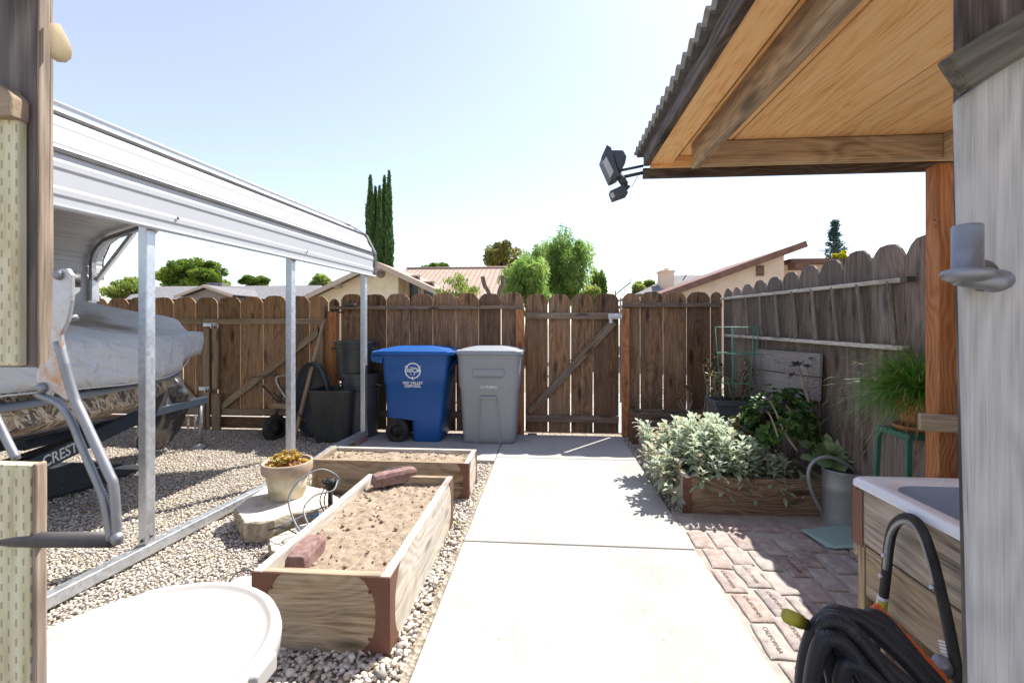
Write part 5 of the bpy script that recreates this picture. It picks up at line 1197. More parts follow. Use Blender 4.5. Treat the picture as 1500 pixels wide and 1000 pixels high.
# the loops go on down to the ground
b = MB(); g0 = PY(1225, 1120, 1.04); b.tube(arc([g0, Vector((g0.x-.02, 1.02, .2)), Vector((g0.x+.05, 1.0, .03)), Vector((g0.x+.4, .98, .03))], 6), .0205, 12); b.build('hose_loop', M['hose'], hc)
for k in range(5):
    b = MB(); b.tube([Vector((.98+.13*math.cos(a)+.01*k, 1.12+.1*math.sin(a), .36-.072*k+.01*math.sin(a*2))) for a in np.linspace(0, 2*math.pi, 25)[:-1]], .0205, 12, closed=True); b.build('hose_loop', M['hose'], hc)
b = MB(); b.tube([PY(1168, 908, 1.09), PY(1215, 930, 1.12)], .0125, 12); b.build('hose_end', M['rubber'], hc)
b = MB(); b.tube([PY(1153, 901.5, 1.08), PY(1173, 910, 1.093)], .0155, 14); b.build('cap', M['yellow'], hc)
oh = MB(); P = arc([PY(x, y, 1.30) for x, y in ((1282, 890), (1312, 921), (1350, 962), (1386, 1004), (1405, 1060))], 8); oh.tube(P, .013, 10)
for ph in (0, math.pi): oh.tube([p+Vector((.007*math.cos(i*.9+ph), .004*math.sin(i*.9+ph), .007*math.sin(i*.9+ph))) for i, p in enumerate(P)], .010, 8)
oh.build('cord', M['orange'], hc)

# watering can
wc = thing('watering_can', 'galvanised oval watering can with a big hoop handle beside the sage bed', 'watering can', G(1245, 768))
c = G(1245, 764); hh = .385
b = MB(); b.lathe([(0, .004), (.19, .004), (.195, .0), (.192, .012), (.187, hh*.25), (.183, hh*.62), (.186, hh*.64), (.183, hh*.66), (.186, hh*.68), (.183, hh*.70), (.180, hh*.96), (.186, hh*.985), (.183, hh), (.17, hh*.985), (.165, hh*.9), (0, hh*.86)], c, 44, sx=1, sy=.72); b.build('body', M['can'], wc, auto=50)
b = MB(); yh = c.y; b.tube(arc([PY(1203, 748, yh), PY(1190, 722, yh), PY(1184, 694, yh), PY(1192, 676, yh), PY(1212, 669, yh), PY(1236, 677, yh), PY(1258, 694, yh), PY(1266, 700, yh)], 7), .0135, 10); b.build('handle', M['can'], wc)
b = MB(); b.tube([c+Vector((.17, 0, .1)), c+Vector((.30, .02, .30)), c+Vector((.36, .03, .46))], [.03, .02, .015], 12); b.lathe([(.012, 0), (.045, .05), (0, .055)], c+Vector((.36, .03, .45)), 16, (.5, .1, .8)); b.build('spout', M['can'], wc)

# mint mat
mt = MB(); P = [G(1173, 780), G(1240, 773), G(1262, 778), G(1290, 805), G(1226, 808), G(1212, 806)]
P = [Vector((p.x, p.y, .017)) for p in P]; mt.prism(P, (0, 0, .008)); o = mt.build('kneeling_mat', M['mint'], bevel=.006); tag(o, 'mint green ribbed kneeling mat lying on the bricks', 'mat')
b = MB(); o_, u_, v_ = P[0].lerp(P[4], .04), (P[1]-P[0])*.92, (P[4]-P[0])*.9
for k in range(17):
    t = .04+.055*k; b.plank(o_+u_*.03+v_*t+Vector((0, 0, .0085)), o_+u_*1.0+v_*t+Vector((0, 0, .0085)), .008, .003, (0, 0, 1))
b.build('ribs', M['mint'], o)

# ================================================================== plants
def leaf(b, p, d, L, W, droop=.3, rnd=None, up=(0, 0, 1), fold=.15):
    """one bent leaf: two lengthwise halves folded at the midrib"""
    p, d = Vector(p), Vector(d).normalized(); s_ = d.cross(Vector(up))
    s_ = s_.normalized() if s_.length > 1e-3 else Vector((1, 0, 0)); n_ = s_.cross(d)
    rows = []
    for t, wv in ((0, .12), (.3, .8), (.62, 1), (.86, .6), (1, .04)):
        m_ = p+d*(L*t)+Vector((0, 0, -droop*L*t*t)); rows.append((m_-s_*W*.5*wv+n_*W*fold*wv, m_, m_+s_*W*.5*wv+n_*W*fold*wv))
    vs_ = [v for r_ in rows for v in r_]; fs = []
    for i in range(4): fs += [(3*i, 3*i+1, 3*i+4, 3*i+3), (3*i+1, 3*i+2, 3*i+5, 3*i+4)]
    b.add(vs_, fs, None, random.random() if rnd is None else rnd, True)
def rdir(zmin=-.2, zmax=1.0):
    a = random.uniform(0, 6.283); z = random.uniform(zmin, zmax); r = math.sqrt(max(0, 1-z*z)); return Vector((r*math.cos(a), r*math.sin(a), z))

# silver sage in the right-hand bed
sg_ = thing('sage_bush', 'sprawling silvery green sage spilling over its wooden bed', 'plant', (1.5, 4.0, .22), 0)
b, bd, st = MB(), MB(), MB(); random.seed(21)
heads = []
for k in range(340):
    u, v = random.random(), random.random()
    x = .82+1.2*u; y = 3.50+1.0*v
    if x < 1.02 and y < 3.62 and random.random() < .5: continue
    top = .34+.27*math.exp(-((x-1.34)/.40)**2-((y-4.0)/.5)**2)+random.uniform(-.14, .07)
    if x < 1.05: top = .30+.30*max(0, (y-3.5))*.5+random.uniform(-.12, .08)
    if x > 1.65: top -= .30*(x-1.65)
    if y < 3.58:
        if random.random() < .45: continue
        top = random.uniform(.2, .40)
    heads.append(Vector((x, y, max(.12, top))))
for hd in heads:
    ctr = Vector((min(max(hd.x, 1.12), 1.95), max(hd.y, 3.68), .2)); d = (hd-ctr); d = (d+Vector((0, 0, .25))).normalized(); dry = random.random() < (.25 if hd.x < 1.25 else .08)
    base = hd-d*random.uniform(.12, .22); st.tube([base, hd-d*.02], .003, 5, False)
    for j in range(13):
        t = j/12; p = base.lerp(hd, t); a = j*2.4+random.uniform(-.3, .3)
        e1 = d.orthogonal().normalized(); e2 = d.cross(e1); out = (e1*math.cos(a)+e2*math.sin(a))
        ld = (out*(1.1-.45*t)+d*(.1+.55*t)+Vector((0, 0, .1))).normalized()
        leaf(bd if dry else b, p, ld, random.uniform(.075, .115)*(1-.35*t), random.uniform(.030, .044)*(1-.25*t), .5*(1-t)+.1, min(.999, max(0, .25+.5*t+random.uniform(-.25, .25))))
b.build('leaves', M['sage'], sg_); bd.build('dry_leaves', M['sage_dry'], sg_); st.build('stems', M['dead_stem'], sg_)

# jade bush with dark aeonium heads on bare stems
jd = thing('jade_bush', 'dark glossy green jade bush in front of the worn plank sign', 'plant', (1.8, 4.35, .22))
b = MB(); b2 = MB(); random.seed(5)
for k in range(210):
    d = rdir(-.3); c = Vector((1.90, 3.90, .58))+Vector((d.x*.27, d.y*.30, d.z*.33))*random.uniform(.75, 1.08)
    rosette(b, c, random.uniform(.04, .065), 12, d+Vector((0, 0, .4)), None, .9, .55, 3)
for k in range(60):
    d = rdir(-.1); c = Vector((1.70, 4.02, .50))+Vector((d.x*.15, d.y*.16, d.z*.22))*random.uniform(.7, 1.05)
    rosette(b2, c, random.uniform(.035, .055), 12, d+Vector((0, 0, .4)), None, .9, .55, 3)
b.build('foliage', M['jade'], jd); b2.build('foliage', M['jade_yellow'], jd)
b = MB()
for k in range(9): a = random.uniform(0, 6.28); b.tube(arc([(1.88+.05*math.cos(a), 3.93+.05*math.sin(a), .21), (1.88+.12*math.cos(a), 3.92+.12*math.sin(a), .4), (1.89+.19*math.cos(a), 3.9+.2*math.sin(a), .66)], 5), .012, 6)
b.build('stems', M['bark'], jd)
ae = thing('aeonium', 'bare stemmed aeoniums with small dark rosettes among the jade leaves', 'plant', (1.8, 4.15, .22))
random.seed(9)
def aeo(pxs, Y, r, hr=.03):
    b, bh = MB(), MB(); Y -= .18; P = [PY(x, y, Y) for x, y in pxs]; r *= .75; hr *= 1.6; b.tube(arc(P, 6), [r*(1-.25*i/(6*(len(P)-1))) for i in range(6*(len(P)-1)+1)], 7)
    rosette(bh, P[-1], hr, 12, (P[-1]-P[-2]), None, .8, .45, 3); rosette(bh, P[-1]+Vector((0, 0, -.01)), hr*.9, 8, (P[-1]-P[-2]), None, .1, .45, 1)
    st_ = b.build('stem', M['dead_stem'], ae); bh.build('rosette', M['dark_rosette'], st_)
aeo([(1200, 672), (1190, 610), (1180, 570), (1168, 534)], 3.95, .014, .042)
aeo([(1184, 590), (1174, 562), (1160, 549)], 3.95, .006, .022)
aeo([(1186, 610), (1183, 570), (1183, 536)], 4.0, .007, .028)
aeo([(1190, 600), (1190, 560), (1188, 525)], 4.05, .006, .018)
aeo([(1168, 660), (1150, 635), (1135, 600), (1125, 583)], 3.85, .011, .036)
aeo([(1165, 655), (1152, 630), (1158, 605), (1150, 592)], 3.88, .008, .03)
aeo([(1140, 640), (1130, 612), (1122, 600)], 3.8, .009, .034)
aeo([(1210, 600), (1209, 570), (1216, 540), (1212, 511)], 4.1, .010, .018)
aeo([(1222, 610), (1225, 580), (1218, 550), (1213, 512)], 4.08, .009, .016)
aeo([(1221, 602), (1228, 570), (1231, 550), (1227, 535)], 4.06, .010, .022)
aeo([(1219, 600), (1224, 570), (1226, 540), (1228, 513)], 4.1, .007, .016)
aeo([(1200, 600), (1197, 575), (1194, 555)], 4.1, .006, .016)
ag = thing('agave', 'pale green broad leaved rosette succulent behind the watering can', 'plant', PY(1213, 690, 3.70))
b = MB(); c = PY(1214, 666, 3.64); rosette(b, c, .23, 26, (-.25, -.45, 1), None, .9, .42, 3); rosette(b, c+Vector((0, 0, .03)), .12, 12, (-.3, -.6, 1), None, 1.1, .5, 2); b.tube([(c.x, c.y, .2), c], .03, 8); b.build('leaves', M['agave'], ag)
pu = thing('ground_plant', 'low purple leaved plants at the foot of the side fence by the stool', 'plant', (2.1, 2.75, 0))
b = MB(); random.seed(3)
for k in range(70):
    y = random.uniform(2.45, 3.02); x = random.uniform(2.06, 2.17); d = rdir(.1); leaf(b, (x, y, random.uniform(.05, .38)), d, random.uniform(.06, .11), random.uniform(.03, .045), .3)
for k in range(14): y = random.uniform(2.5, 3.0); b.tube([(2.12, y, 0), (2.1+random.uniform(-.06, .05), y+random.uniform(-.05, .05), .35)], .004, 5)
b.build('leaves', M['purple'], pu)
# back bed: yellow succulent, tall branching succulent, planter with cage
ys_ = thing('succulent', 'small yellow green branching succulent at the back of the corner bed', 'plant', PY(1003, 600, 5.72))
base = PY(1008, 604, 5.72)
for px, py in ((995, 583), (1005, 566), (1012, 575), (990, 588), (1014, 585), (1008, 570)):
    b, b2 = MB(), MB(); p = PY(px, py, 5.70+random.uniform(-.05, .05)); b2.tube(arc([base, base.lerp(p, .5)+Vector((0, 0, -.02)), p], 4), .008, 6); rosette(b, p, .058, 14, (p-base), None, .8, .4, 3)
    st_ = b2.build('stem', M['dead_stem'], ys_); b.build('rosette', M['jade_yellow'], st_)
ts = thing('succulent', 'tall twiggy succulent leaning on the fence beside the green cage', 'plant', PY(1035, 605, 5.6))
for pts in (((1030, 604), (1036, 570), (1030, 540), (1032, 528)), ((1034, 604), (1044, 570), (1046, 545), (1050, 528)), ((1040, 604), (1052, 575), (1053, 550), (1056, 536)), ((1036, 604), (1038, 560), (1042, 535), (1048, 520))):
    b, b2 = MB(), MB(); P = [PY(x, y, 5.55) for x, y in pts]; b2.tube(arc(P, 5), .008, 6); rosette(b, P[-1], .05, 14, (0, -.3, 1), None, .8, .4, 3)
    for q_ in arc(P, 5)[3:]:
        for j in range(3): leaf(b, q_, rdir(-.2), .06, .025, .2)
    st_ = b2.build('stem', M['dead_stem'], ts); b.build('leaves', M['jade_yellow'], st_)
tw = thing('bare_vine', 'thin dark bare twigs climbing the fence behind the corner bed', 'plant', PY(965, 605, 5.9))
b = MB(); random.seed(31)
for px in (938, 958, 978, 992):
    p = [PY(px, 606, 5.85)]
    for k in range(4): p.append(p[-1]+Vector((random.uniform(-.12, .12), random.uniform(-.01, .01), random.uniform(.04, .17))))
    b.tube(arc(p, 4), .0035, 5)
    for q_ in p[1:]: b.tube(arc([q_, q_+Vector((random.uniform(-.15, .15), 0, .03)), q_+Vector((random.uniform(-.25, .25), 0, .08))], 3), .0022, 4)
b.build('twigs', M['bark'], tw)
pl = thing('planter_box', 'slate grey rectangular plastic planter under the green wire cage', 'planter', PY(1075, 600, 4.86))
cpl = PY(1078, 590, 4.84); zt_ = PY(1050, 586, 4.7).z
b = MB(); b.loft([rrect(cpl.x-.04, 4.80, z, a, c_, .02, 3) for z, a, c_ in ((.225, .38, .2), (zt_-.05, .45, .26), (zt_-.05, .485, .29), (zt_, .49, .295), (zt_, .45, .26), (zt_-.06, .43, .24))], True, True, False); b.build('body', M['planter_grey'], pl, bevel=.004)
cg = thing('tomato_cage', 'green wire tomato cage standing in the slate planter', 'plant cage', (cpl.x-.04, 4.80, zt_-.06))
cx0 = PY(1081, 480, 4.80).x; zt2 = PY(1081, 479, 4.80).z; zm = PY(1081, 517, 4.8).z; zl = PY(1081, 560, 4.8).z
b = MB(); rr_ = lambda z: .165+.055*(z-zt_)/(zt2-zt_)
for z in (zt2, zm, zl): b.tube([(cx0+rr_(z)*math.cos(a), 4.80+rr_(z)*math.sin(a)*.6, z) for a in np.linspace(0, 6.283, 33)[:-1]], .0042, 6, closed=True)
for a in (.25, 1.57, 2.9, 4.2, 5.2):
    b.tube([(cx0+rr_(z)*math.cos(a), 4.80+rr_(z)*math.sin(a)*.6, z) for z in (zt2, zt_-.06)], .0042, 6)
b.build('wire', M['cage'], cg)
tm = thing('tomato_plant', 'thin straggly tomato plant growing inside the green cage', 'plant', (cx0, 4.8, zt_-.06))
b, b2 = MB(), MB(); random.seed(8)
for k in range(9):
    p0 = Vector((cx0+random.uniform(-.15, .15), 4.8+random.uniform(-.06, .06), zt_-.06)); p1 = p0+Vector((random.uniform(-.12, .12), random.uniform(-.05, .05), random.uniform(.25, .5)))
    P = arc([p0, p0.lerp(p1, .5)+Vector((random.uniform(-.05, .05), 0, 0)), p1], 5); b2.tube(P, .0035, 5)
    for q_ in P[2:]:
        for j in range(4): leaf(b, q_+rdir()*.03, rdir(-.4, .6), random.uniform(.035, .06), .022, .4)
b.build('leaves', M['jade_yellow'], tm); b2.build('stems', M['dead_stem'], tm)

# chives in a terracotta pot on a green stool
zst = .815; yst = 2.86; xl2 = PY(1305, 630, yst).x
so_ = thing('metal_stool', 'green metal stool carrying the potted chives by the side fence', 'stool', (xl2+.14, yst, 0))
b = MB(); b.box((xl2, yst-.13, zst-.035), (xl2+.275, yst+.13, zst)); b.build('seat', M['green_metal'], so_, bevel=.008)
for sx in (0, 1):
    for sy in (-1, 1):
        b = MB(); b.plank((xl2+.012+.25*sx, yst+sy*.115, zst-.03), (xl2-.015+.30*sx, yst+sy*.14, 0), .028, .022, (0, -1, 0)); b.build('leg', M['green_metal'], so_, bevel=.003)
pcx = Vector((xl2+.15, yst, zst))
cp = thing('flower_pot', 'terracotta saucer and pot of shaggy green chives on the green stool', 'flower pot', pcx)
b = MB(); b.lathe([(0, .002), (.11, .002), (.125, .03), (.12, .032), (.1, .012), (0, .012)], pcx, 32); b.build('saucer', M['terracotta'], cp)
b = MB(); b.lathe([(0, .013), (.075, .013), (.105, .17), (.115, .17), (.117, .20), (.105, .20), (.09, .16), (0, .16)], pcx, 32); b.build('pot', M['terracotta'], cp)
b, b2 = MB(), MB(); random.seed(14)
def blade(bb, p, d, L, wv, droop, n=7, rnd=None):
    p, d = Vector(p), Vector(d).normalized(); s_ = d.cross(Vector((0, 0, 1))); s_ = s_.normalized() if s_.length > .01 else Vector((1, 0, 0)); vs_ = []
    for i in range(n+1):
        t = i/n; c = p+d*L*t+Vector((0, 0, -droop*L*t*t)); k = wv*(1-t*.85); vs_ += [c-s_*k, c+Vector((0, 0, k*.8)), c+s_*k]
    fs = [];
    for i in range(n): fs += [(3*i, 3*i+1, 3*i+4, 3*i+3), (3*i+1, 3*i+2, 3*i+5, 3*i+4)]
    bb.add(vs_, fs, None, random.random() if rnd is None else rnd, True); return Vector(vs_[-2])
for k in range(1150):
    a = random.gauss(math.pi, 1.2); e_ = random.uniform(-.35, 1.3); d = Vector((math.cos(a)*math.cos(e_), math.sin(a)*math.cos(e_)*.8, math.sin(e_)))
    p = pcx+Vector((random.uniform(-.08, .08), random.uniform(-.08, .08), .24)); L = random.uniform(.2, .40)
    tip = blade(b, p, d, L, .0036, random.uniform(.1, .6))
    if random.random() < .3: blade(b2, tip, d+Vector((0, 0, -.8)), .05, .0018, .3, 3)
b.build('chives', M['chive'], cp); dt = b2.build('dry_tips', M['straw'], cp); dt['kind'] = 'stuff'

# ================================================================== beyond the fence: houses
def hpoly(pts, Y): return [PY(x, y, Y) for x, y in pts]
Yh = 20.0
hs = thing('house', 'cream stucco house with brown gable roof and round vent beyond the bins', 'house', (PY(560, 400, Yh).x, Yh+3, 0))
pk = PY(552, 383, Yh); eL = PY(432, 441, Yh); eR = PY(700, 452, Yh)
wl, wr, wk, kneel = PY(452, 440, Yh).x, PY(578, 400, Yh).x, PY(640, 440, Yh).x, 0
sl_l = (pk.z-eL.z)/(pk.x-eL.x); sl_r = (eR.z-pk.z)/(eR.x-pk.x)
def roofz(x): return pk.z+(x-pk.x)*(sl_l if x < pk.x else sl_r)
b = MB(); b.prism([(wl, Yh+.5, 0), (wr, Yh+.5, 0), (wr, Yh+.5, roofz(wr)-.12), (pk.x, Yh+.5, pk.z-.12), (wl, Yh+.5, roofz(wl)-.12)], (0, 7, 0)); b.build('wall', M['stucco_cream'], hs)
xe2 = eR.x-1.0
b = MB(); b.prism([(wr+.002, Yh+1.6, 0), (xe2, Yh+1.6, 0), (xe2, Yh+1.6, roofz(xe2)-.12), (wr+.002, Yh+1.6, roofz(wr)-.12)], (0, 5.5, 0)); b.build('wall', M['stucco_cream'], hs)
for xa_, xb_, yb_ in ((PY(600, 420, Yh+1.55).x, PY(613, 420, Yh+1.55).x, 405), (PY(621, 420, Yh+1.55).x, PY(634, 420, Yh+1.55).x, 414)):
    t_ = PY(606, yb_, Yh+1.55).z; w_ = MB(); w_.box((xa_, Yh+1.56, 1.0), (xb_, Yh+1.595, t_)); f_ = w_.build('window', M['glass_dark'], hs)
    fr = MB(); fr.box((xa_-.09, Yh+1.54, .95), (xa_-.002, Yh+1.598, t_+.07)); fr.box((xb_+.002, Yh+1.54, .95), (xb_+.09, Yh+1.598, t_+.07)); fr.box((xa_, Yh+1.54, t_+.002), (xb_, Yh+1.598, t_+.07)); fr.build('frame', M['beige_paint'], f_)
b = MB()
for x0, x1 in ((eL.x, pk.x), (pk.x, eR.x)):
    z0_, z1_ = roofz(x0), roofz(x1); L_ = math.hypot(x1-x0, z1_-z0_)
    vs_ = [(x0, Yh-.2, z0_), (x1, Yh-.2, z1_), (x1, Yh+9, z1_), (x0, Yh+9, z0_)]; gcs = [(0, 0, 0), (0, L_, 0), (9.2, L_, 0), (9.2, 0, 0)]
    b.add(vs_+[(p[0], p[1], p[2]-.06) for p in vs_], [(0, 1, 2, 3), (7, 6, 5, 4), (0, 4, 5, 1), (2, 6, 7, 3)], gcs*2)
b.build('roof', M['tiles'], hs)
b = MB()
for x0, x1 in ((eL.x, pk.x), (pk.x, eR.x)): b.plank((x0, Yh-.23, roofz(x0)-.13), (x1, Yh-.23, roofz(x1)-.13), .2, .05)
b.build('bargeboard', M['beige_paint'], hs)
b = MB(); vc = PY(567, 401, Yh+.46); b.lathe([(0, .04), (.17, .04), (.2, .03), (.2, 0)], (vc.x-.3, Yh+.497, vc.z), 8, (0, -1, 0)); b.build('vent', M['mauve_paint'], hs)
b = MB()
for px, py in ((491, 413), (556, 388)): p = PY(px, py, Yh); b.box((p.x-.1, Yh-.18, p.z-.24), (p.x+.1, Yh+.498, p.z+.0))
b.build('corbel', M['beige_paint'], hs)
# tiled roof behind it
h2 = thing('house', 'house showing only its wide clay tile roof behind the cream gable', 'house', (PY(680, 400, 27).x, 30, 0))
r0, r1 = PY(596, 394, 31), PY(742, 393, 31); f0_, f1_ = PY(560, 440, 25), PY(742, 440, 25)
L_ = (r0-Vector((r0.x, f0_.y, f0_.z))).length
b = MB(); vs_ = [(r0.x-3, 25, f0_.z), (r1.x, 25, f0_.z), (r1.x, 31, r0.z), (r0.x, 31, r0.z)]; w_ = r1.x-r0.x+3
b.add(vs_+[(p[0], p[1], p[2]-.1) for p in vs_]+[(r1.x, 37, f0_.z), (r0.x-3, 37, f0_.z)], [(0, 1, 2, 3), (5, 4, 7, 6), (1, 5, 6, 2), (3, 2, 8, 9)], [(0, 0, 0), (w_, 0, 0), (w_, L_, 0), (3, L_, 0)]*2+[(w_, 0, 0), (0, 0, 0)])
b.build('roof', M['tiles'], h2); b = MB(); b.box((r0.x-2.6, 25.6, 0), (r1.x-.4, 36.4, f0_.z-.05)); b.build('wall', M['stucco_cream'], h2)
b = MB(); b.tube([(r0.x, 31, r0.z+.03), (r1.x, 31, r0.z+.03)], .1, 8); b.build('ridge', M['tiles'], h2)
# long low grey roof, far left
h3 = thing('house', 'low house with grey shingle roof and small gable beyond the drive gates', 'house', (PY(320, 430, 24).x, 27, 0))
def tri(b, pts): b.add(pts, [tuple(range(len(pts)))])
xA, xB = PY(183, 436, 22).x, PY(452, 436, 22).x; ze = PY(300, 438, 22).z; rz_ = PY(300, 419, 26).z; xa2, xb2 = PY(206, 421, 26).x, PY(470, 419, 26).x
b = MB(); V = [(xA, 22, ze), (xB, 22, ze), (xb2, 26, rz_), (xa2, 26, rz_), (xA, 30, ze), (xB, 30, ze)]
b.add(V, [(0, 1, 2, 3), (3, 2, 5, 4), (0, 3, 4), (1, 5, 2), (0, 4, 5, 1)]); b.build('roof', M['shingle_grey'], h3)
b = MB(); b.box((xA+.6, 22.6, 0), (xB-.6, 29.4, ze-.02)); b.build('wall', M['mauve_paint'], h3)
ga, gb_, gc_ = PY(256, 433.5, 20.6), PY(341, 432, 20.6), PY(299, 417.5, 20.6); 
b = MB(); b.prism([(ga.x+.25, 20.9, 0), (gb_.x-.25, 20.9, 0), (gb_.x-.25, 20.9, ga.z-.03), (gc_.x, 20.9, gc_.z-.12), (ga.x+.25, 20.9, ga.z-.03)], (0, 1.6, 0)); b.build('gable_wall', M['mauve_paint'], h3)
b = MB(); b.add([tuple(ga), tuple(gc_), (gc_.x, 25, gc_.z), (ga.x, 25, ga.z), tuple(gb_), (gb_.x, 25, gb_.z)], [(0, 3, 2, 1), (1, 2, 5, 4)]); b.build('gable_roof', M['shingle_grey'], h3, solid=.05)
b = MB(); b.plank(ga+Vector((0, -.04, -.05)), gc_+Vector((0, -.04, -.05)), .13, .04); b.plank(gc_+Vector((0, -.04, -.05)), gb_+Vector((0, -.04, -.05)), .13, .04); b.build('bargeboard', M['beige_paint'], h3)
p = PY(317, 415, 25.9); b = MB(); b.box((p.x-.5, 25.7, p.z-.3), (p.x+.5, 26.1, p.z+.03)); b.build('ridge_vent', M['shingle_grey'], h3)
# right house with a rising mono-pitch roof
Y4 = 15.0
h4 = thing('house', 'tan stucco house with one steep brown roof slope rising to the right', 'house', (PY(1090, 420, Y4).x, Y4+3, 0))
pa, pb = PY(966, 431, Y4), PY(1181, 353, Y4); x_w = PY(1158, 380, Y4).x
rzz = lambda x: pa.z+(pb.z-pa.z)*(x-pa.x)/(pb.x-pa.x)
b = MB(); x_s = pa.x+.35; b.prism([(x_s, Y4+.4, 0), (x_w, Y4+.4, 0), (x_w, Y4+.4, rzz(x_w)-.15), (x_s, Y4+.4, rzz(x_s)-.15)], (0, 6, 0)); b.build('wall', M['stucco_tan'], h4)
b = MB(); V = [pa-Vector((.6, 0, .22)), pb]; d_ = Vector((0, 6.6, 0)); u = Vector((0, 0, -.1)); b.add([V[0], V[1], V[1]+d_, V[0]+d_, V[0]+u, V[1]+u, V[1]+d_+u, V[0]+d_+u], [(0, 1, 2, 3), (7, 6, 5, 4), (0, 4, 5, 1), (1, 5, 6, 2), (2, 6, 7, 3), (3, 7, 4, 0)]); b.build('roof', M['brown_paint'], h4)
b = MB(); b.plank(V[0]+Vector((0, -.03, -.09)), V[1]+Vector((0, -.03, -.09)), .2, .05); b.build('fascia', M['brown_paint'], h4)
p0, p1 = PY(1108, 389, Y4+.38), PY(1119, 404, Y4+.38); b = MB(); b.box((p0.x, Y4+.36, p1.z), (p1.x, Y4+.398, p0.z)); b.build('vent', M['brown_paint'], h4)
p0, p1 = PY(1158, 380, Y4+1), PY(1330, 380, Y4+1); b = MB(); b.box((p0.x+.02, Y4+1, p0.z-.12), (p1.x, Y4+6, p0.z+.03)); b.build('low_roof', M['brown_paint'], h4); b = MB(); b.box((p0.x+.02, Y4+1.5, 0), (p1.x, Y4+5.8, p0.z-.121)); b.build('low_wall', M['stucco_tan'], h4)
p = PY(1165, 390, Y4+.9); b = MB(); b.box((p.x-.2, Y4+.5, p.z-.12), (p.x+.25, Y4+1.0, p.z+.06)); b.build('beam_end', M['brown_paint'], h4)
h5 = thing('house', 'grey roofed house with a tan block chimney behind the right corner', 'house', (PY(1000, 420, 24).x, 26, 0))
p0, p1 = PY(968.5, 397, 24), PY(987.5, 397, 24); b = MB(); b.box((p0.x, 24, 0), (p1.x, 24.8, p0.z)); b.box((p0.x-.05, 23.95, p0.z-.06), (p1.x+.05, 24.85, p0.z+.04)); p = PY(978, 392, 24); b.box((p.x-.1, 24.2, p0.z+.04), (p.x+.12, 24.5, p.z)); b.build('chimney', M['stucco_tan'], h5)
e0, e1 = PY(935, 432, 23).x, PY(1160, 432, 23).x; ze = PY(950, 430, 23).z; zr = PY(1000, 403, 27).z; xr0, xr1 = PY(985, 403, 27).x, PY(1140, 403, 27).x
b = MB(); b.add([(e0, 23, ze), (e1, 23, ze), (xr1, 27, zr), (xr0, 27, zr), (e0, 31, ze), (e1, 31, ze)], [(0, 1, 2, 3), (3, 2, 5, 4), (0, 3, 4), (1, 5, 2), (0, 4, 5, 1)]); b.build('roof', M['shingle_grey'], h5)
b = MB(); b.box((e0+.5, 23.5, 0), (e1-.5, 30.5, ze-.02)); b.build('wall', M['stucco_tan'], h5)
b = MB(); q_ = PY(1000, 411, 25); b.tube([q_, q_+Vector((.2, 0, .35))], .03, 6); b.build('vent_pipe', M['trim_dark'], h5)
an = thing('antenna', 'thin dark jointed antenna rod above the fence right of the garden gate', 'antenna', PY(906, 450, 8.5))
b = MB(); b.tube([PY(909, 470, 8.5), PY(901.5, 430, 8.5), PY(901.5, 425.5, 8.5)], .012, 6); b.tube([PY(902, 431, 8.5), PY(923, 414, 8.5), PY(923.5, 407, 8.5)], [.012, .014, .006], 6); b.tube([PY(909, 436, 8.5), PY(909, 640, 8.5)], .016, 6); b.build('rod', M['trim_dark'], an)

# ------------------------------------------------------------------ trees
def leafcloud(name, mat, parent, C, dirs, L, W, seed, rndv=None):
    """many small pointed leaf quads at centres C, growing along dirs"""
    g = np.random.default_rng(seed); n = len(C)
    d = dirs/np.maximum(1e-6, np.linalg.norm(dirs, axis=1))[:, None]
    s_ = np.cross(d, g.normal(size=(n, 3))); s_ /= np.maximum(1e-6, np.linalg.norm(s_, axis=1))[:, None]
    l_ = (L*g.uniform(.6, 1.3, n))[:, None]; w_ = (W*g.uniform(.7, 1.25, n))[:, None]
    nn = np.cross(d, s_)
    V = np.stack([C-d*l_*.5, C-s_*w_*.5+nn*w_*.12, C+d*l_*.5, C+s_*w_*.5+nn*w_*.12], 1).reshape(-1, 3)
    Fc = np.arange(4*n).reshape(n, 4)
    b = MB(); r = g.random(n) if rndv is None else np.clip(rndv+g.uniform(-.2, .2, n), 0, 1)
    b.np(V, Fc, np.repeat(r, 4)); return b.build(name, mat, parent)
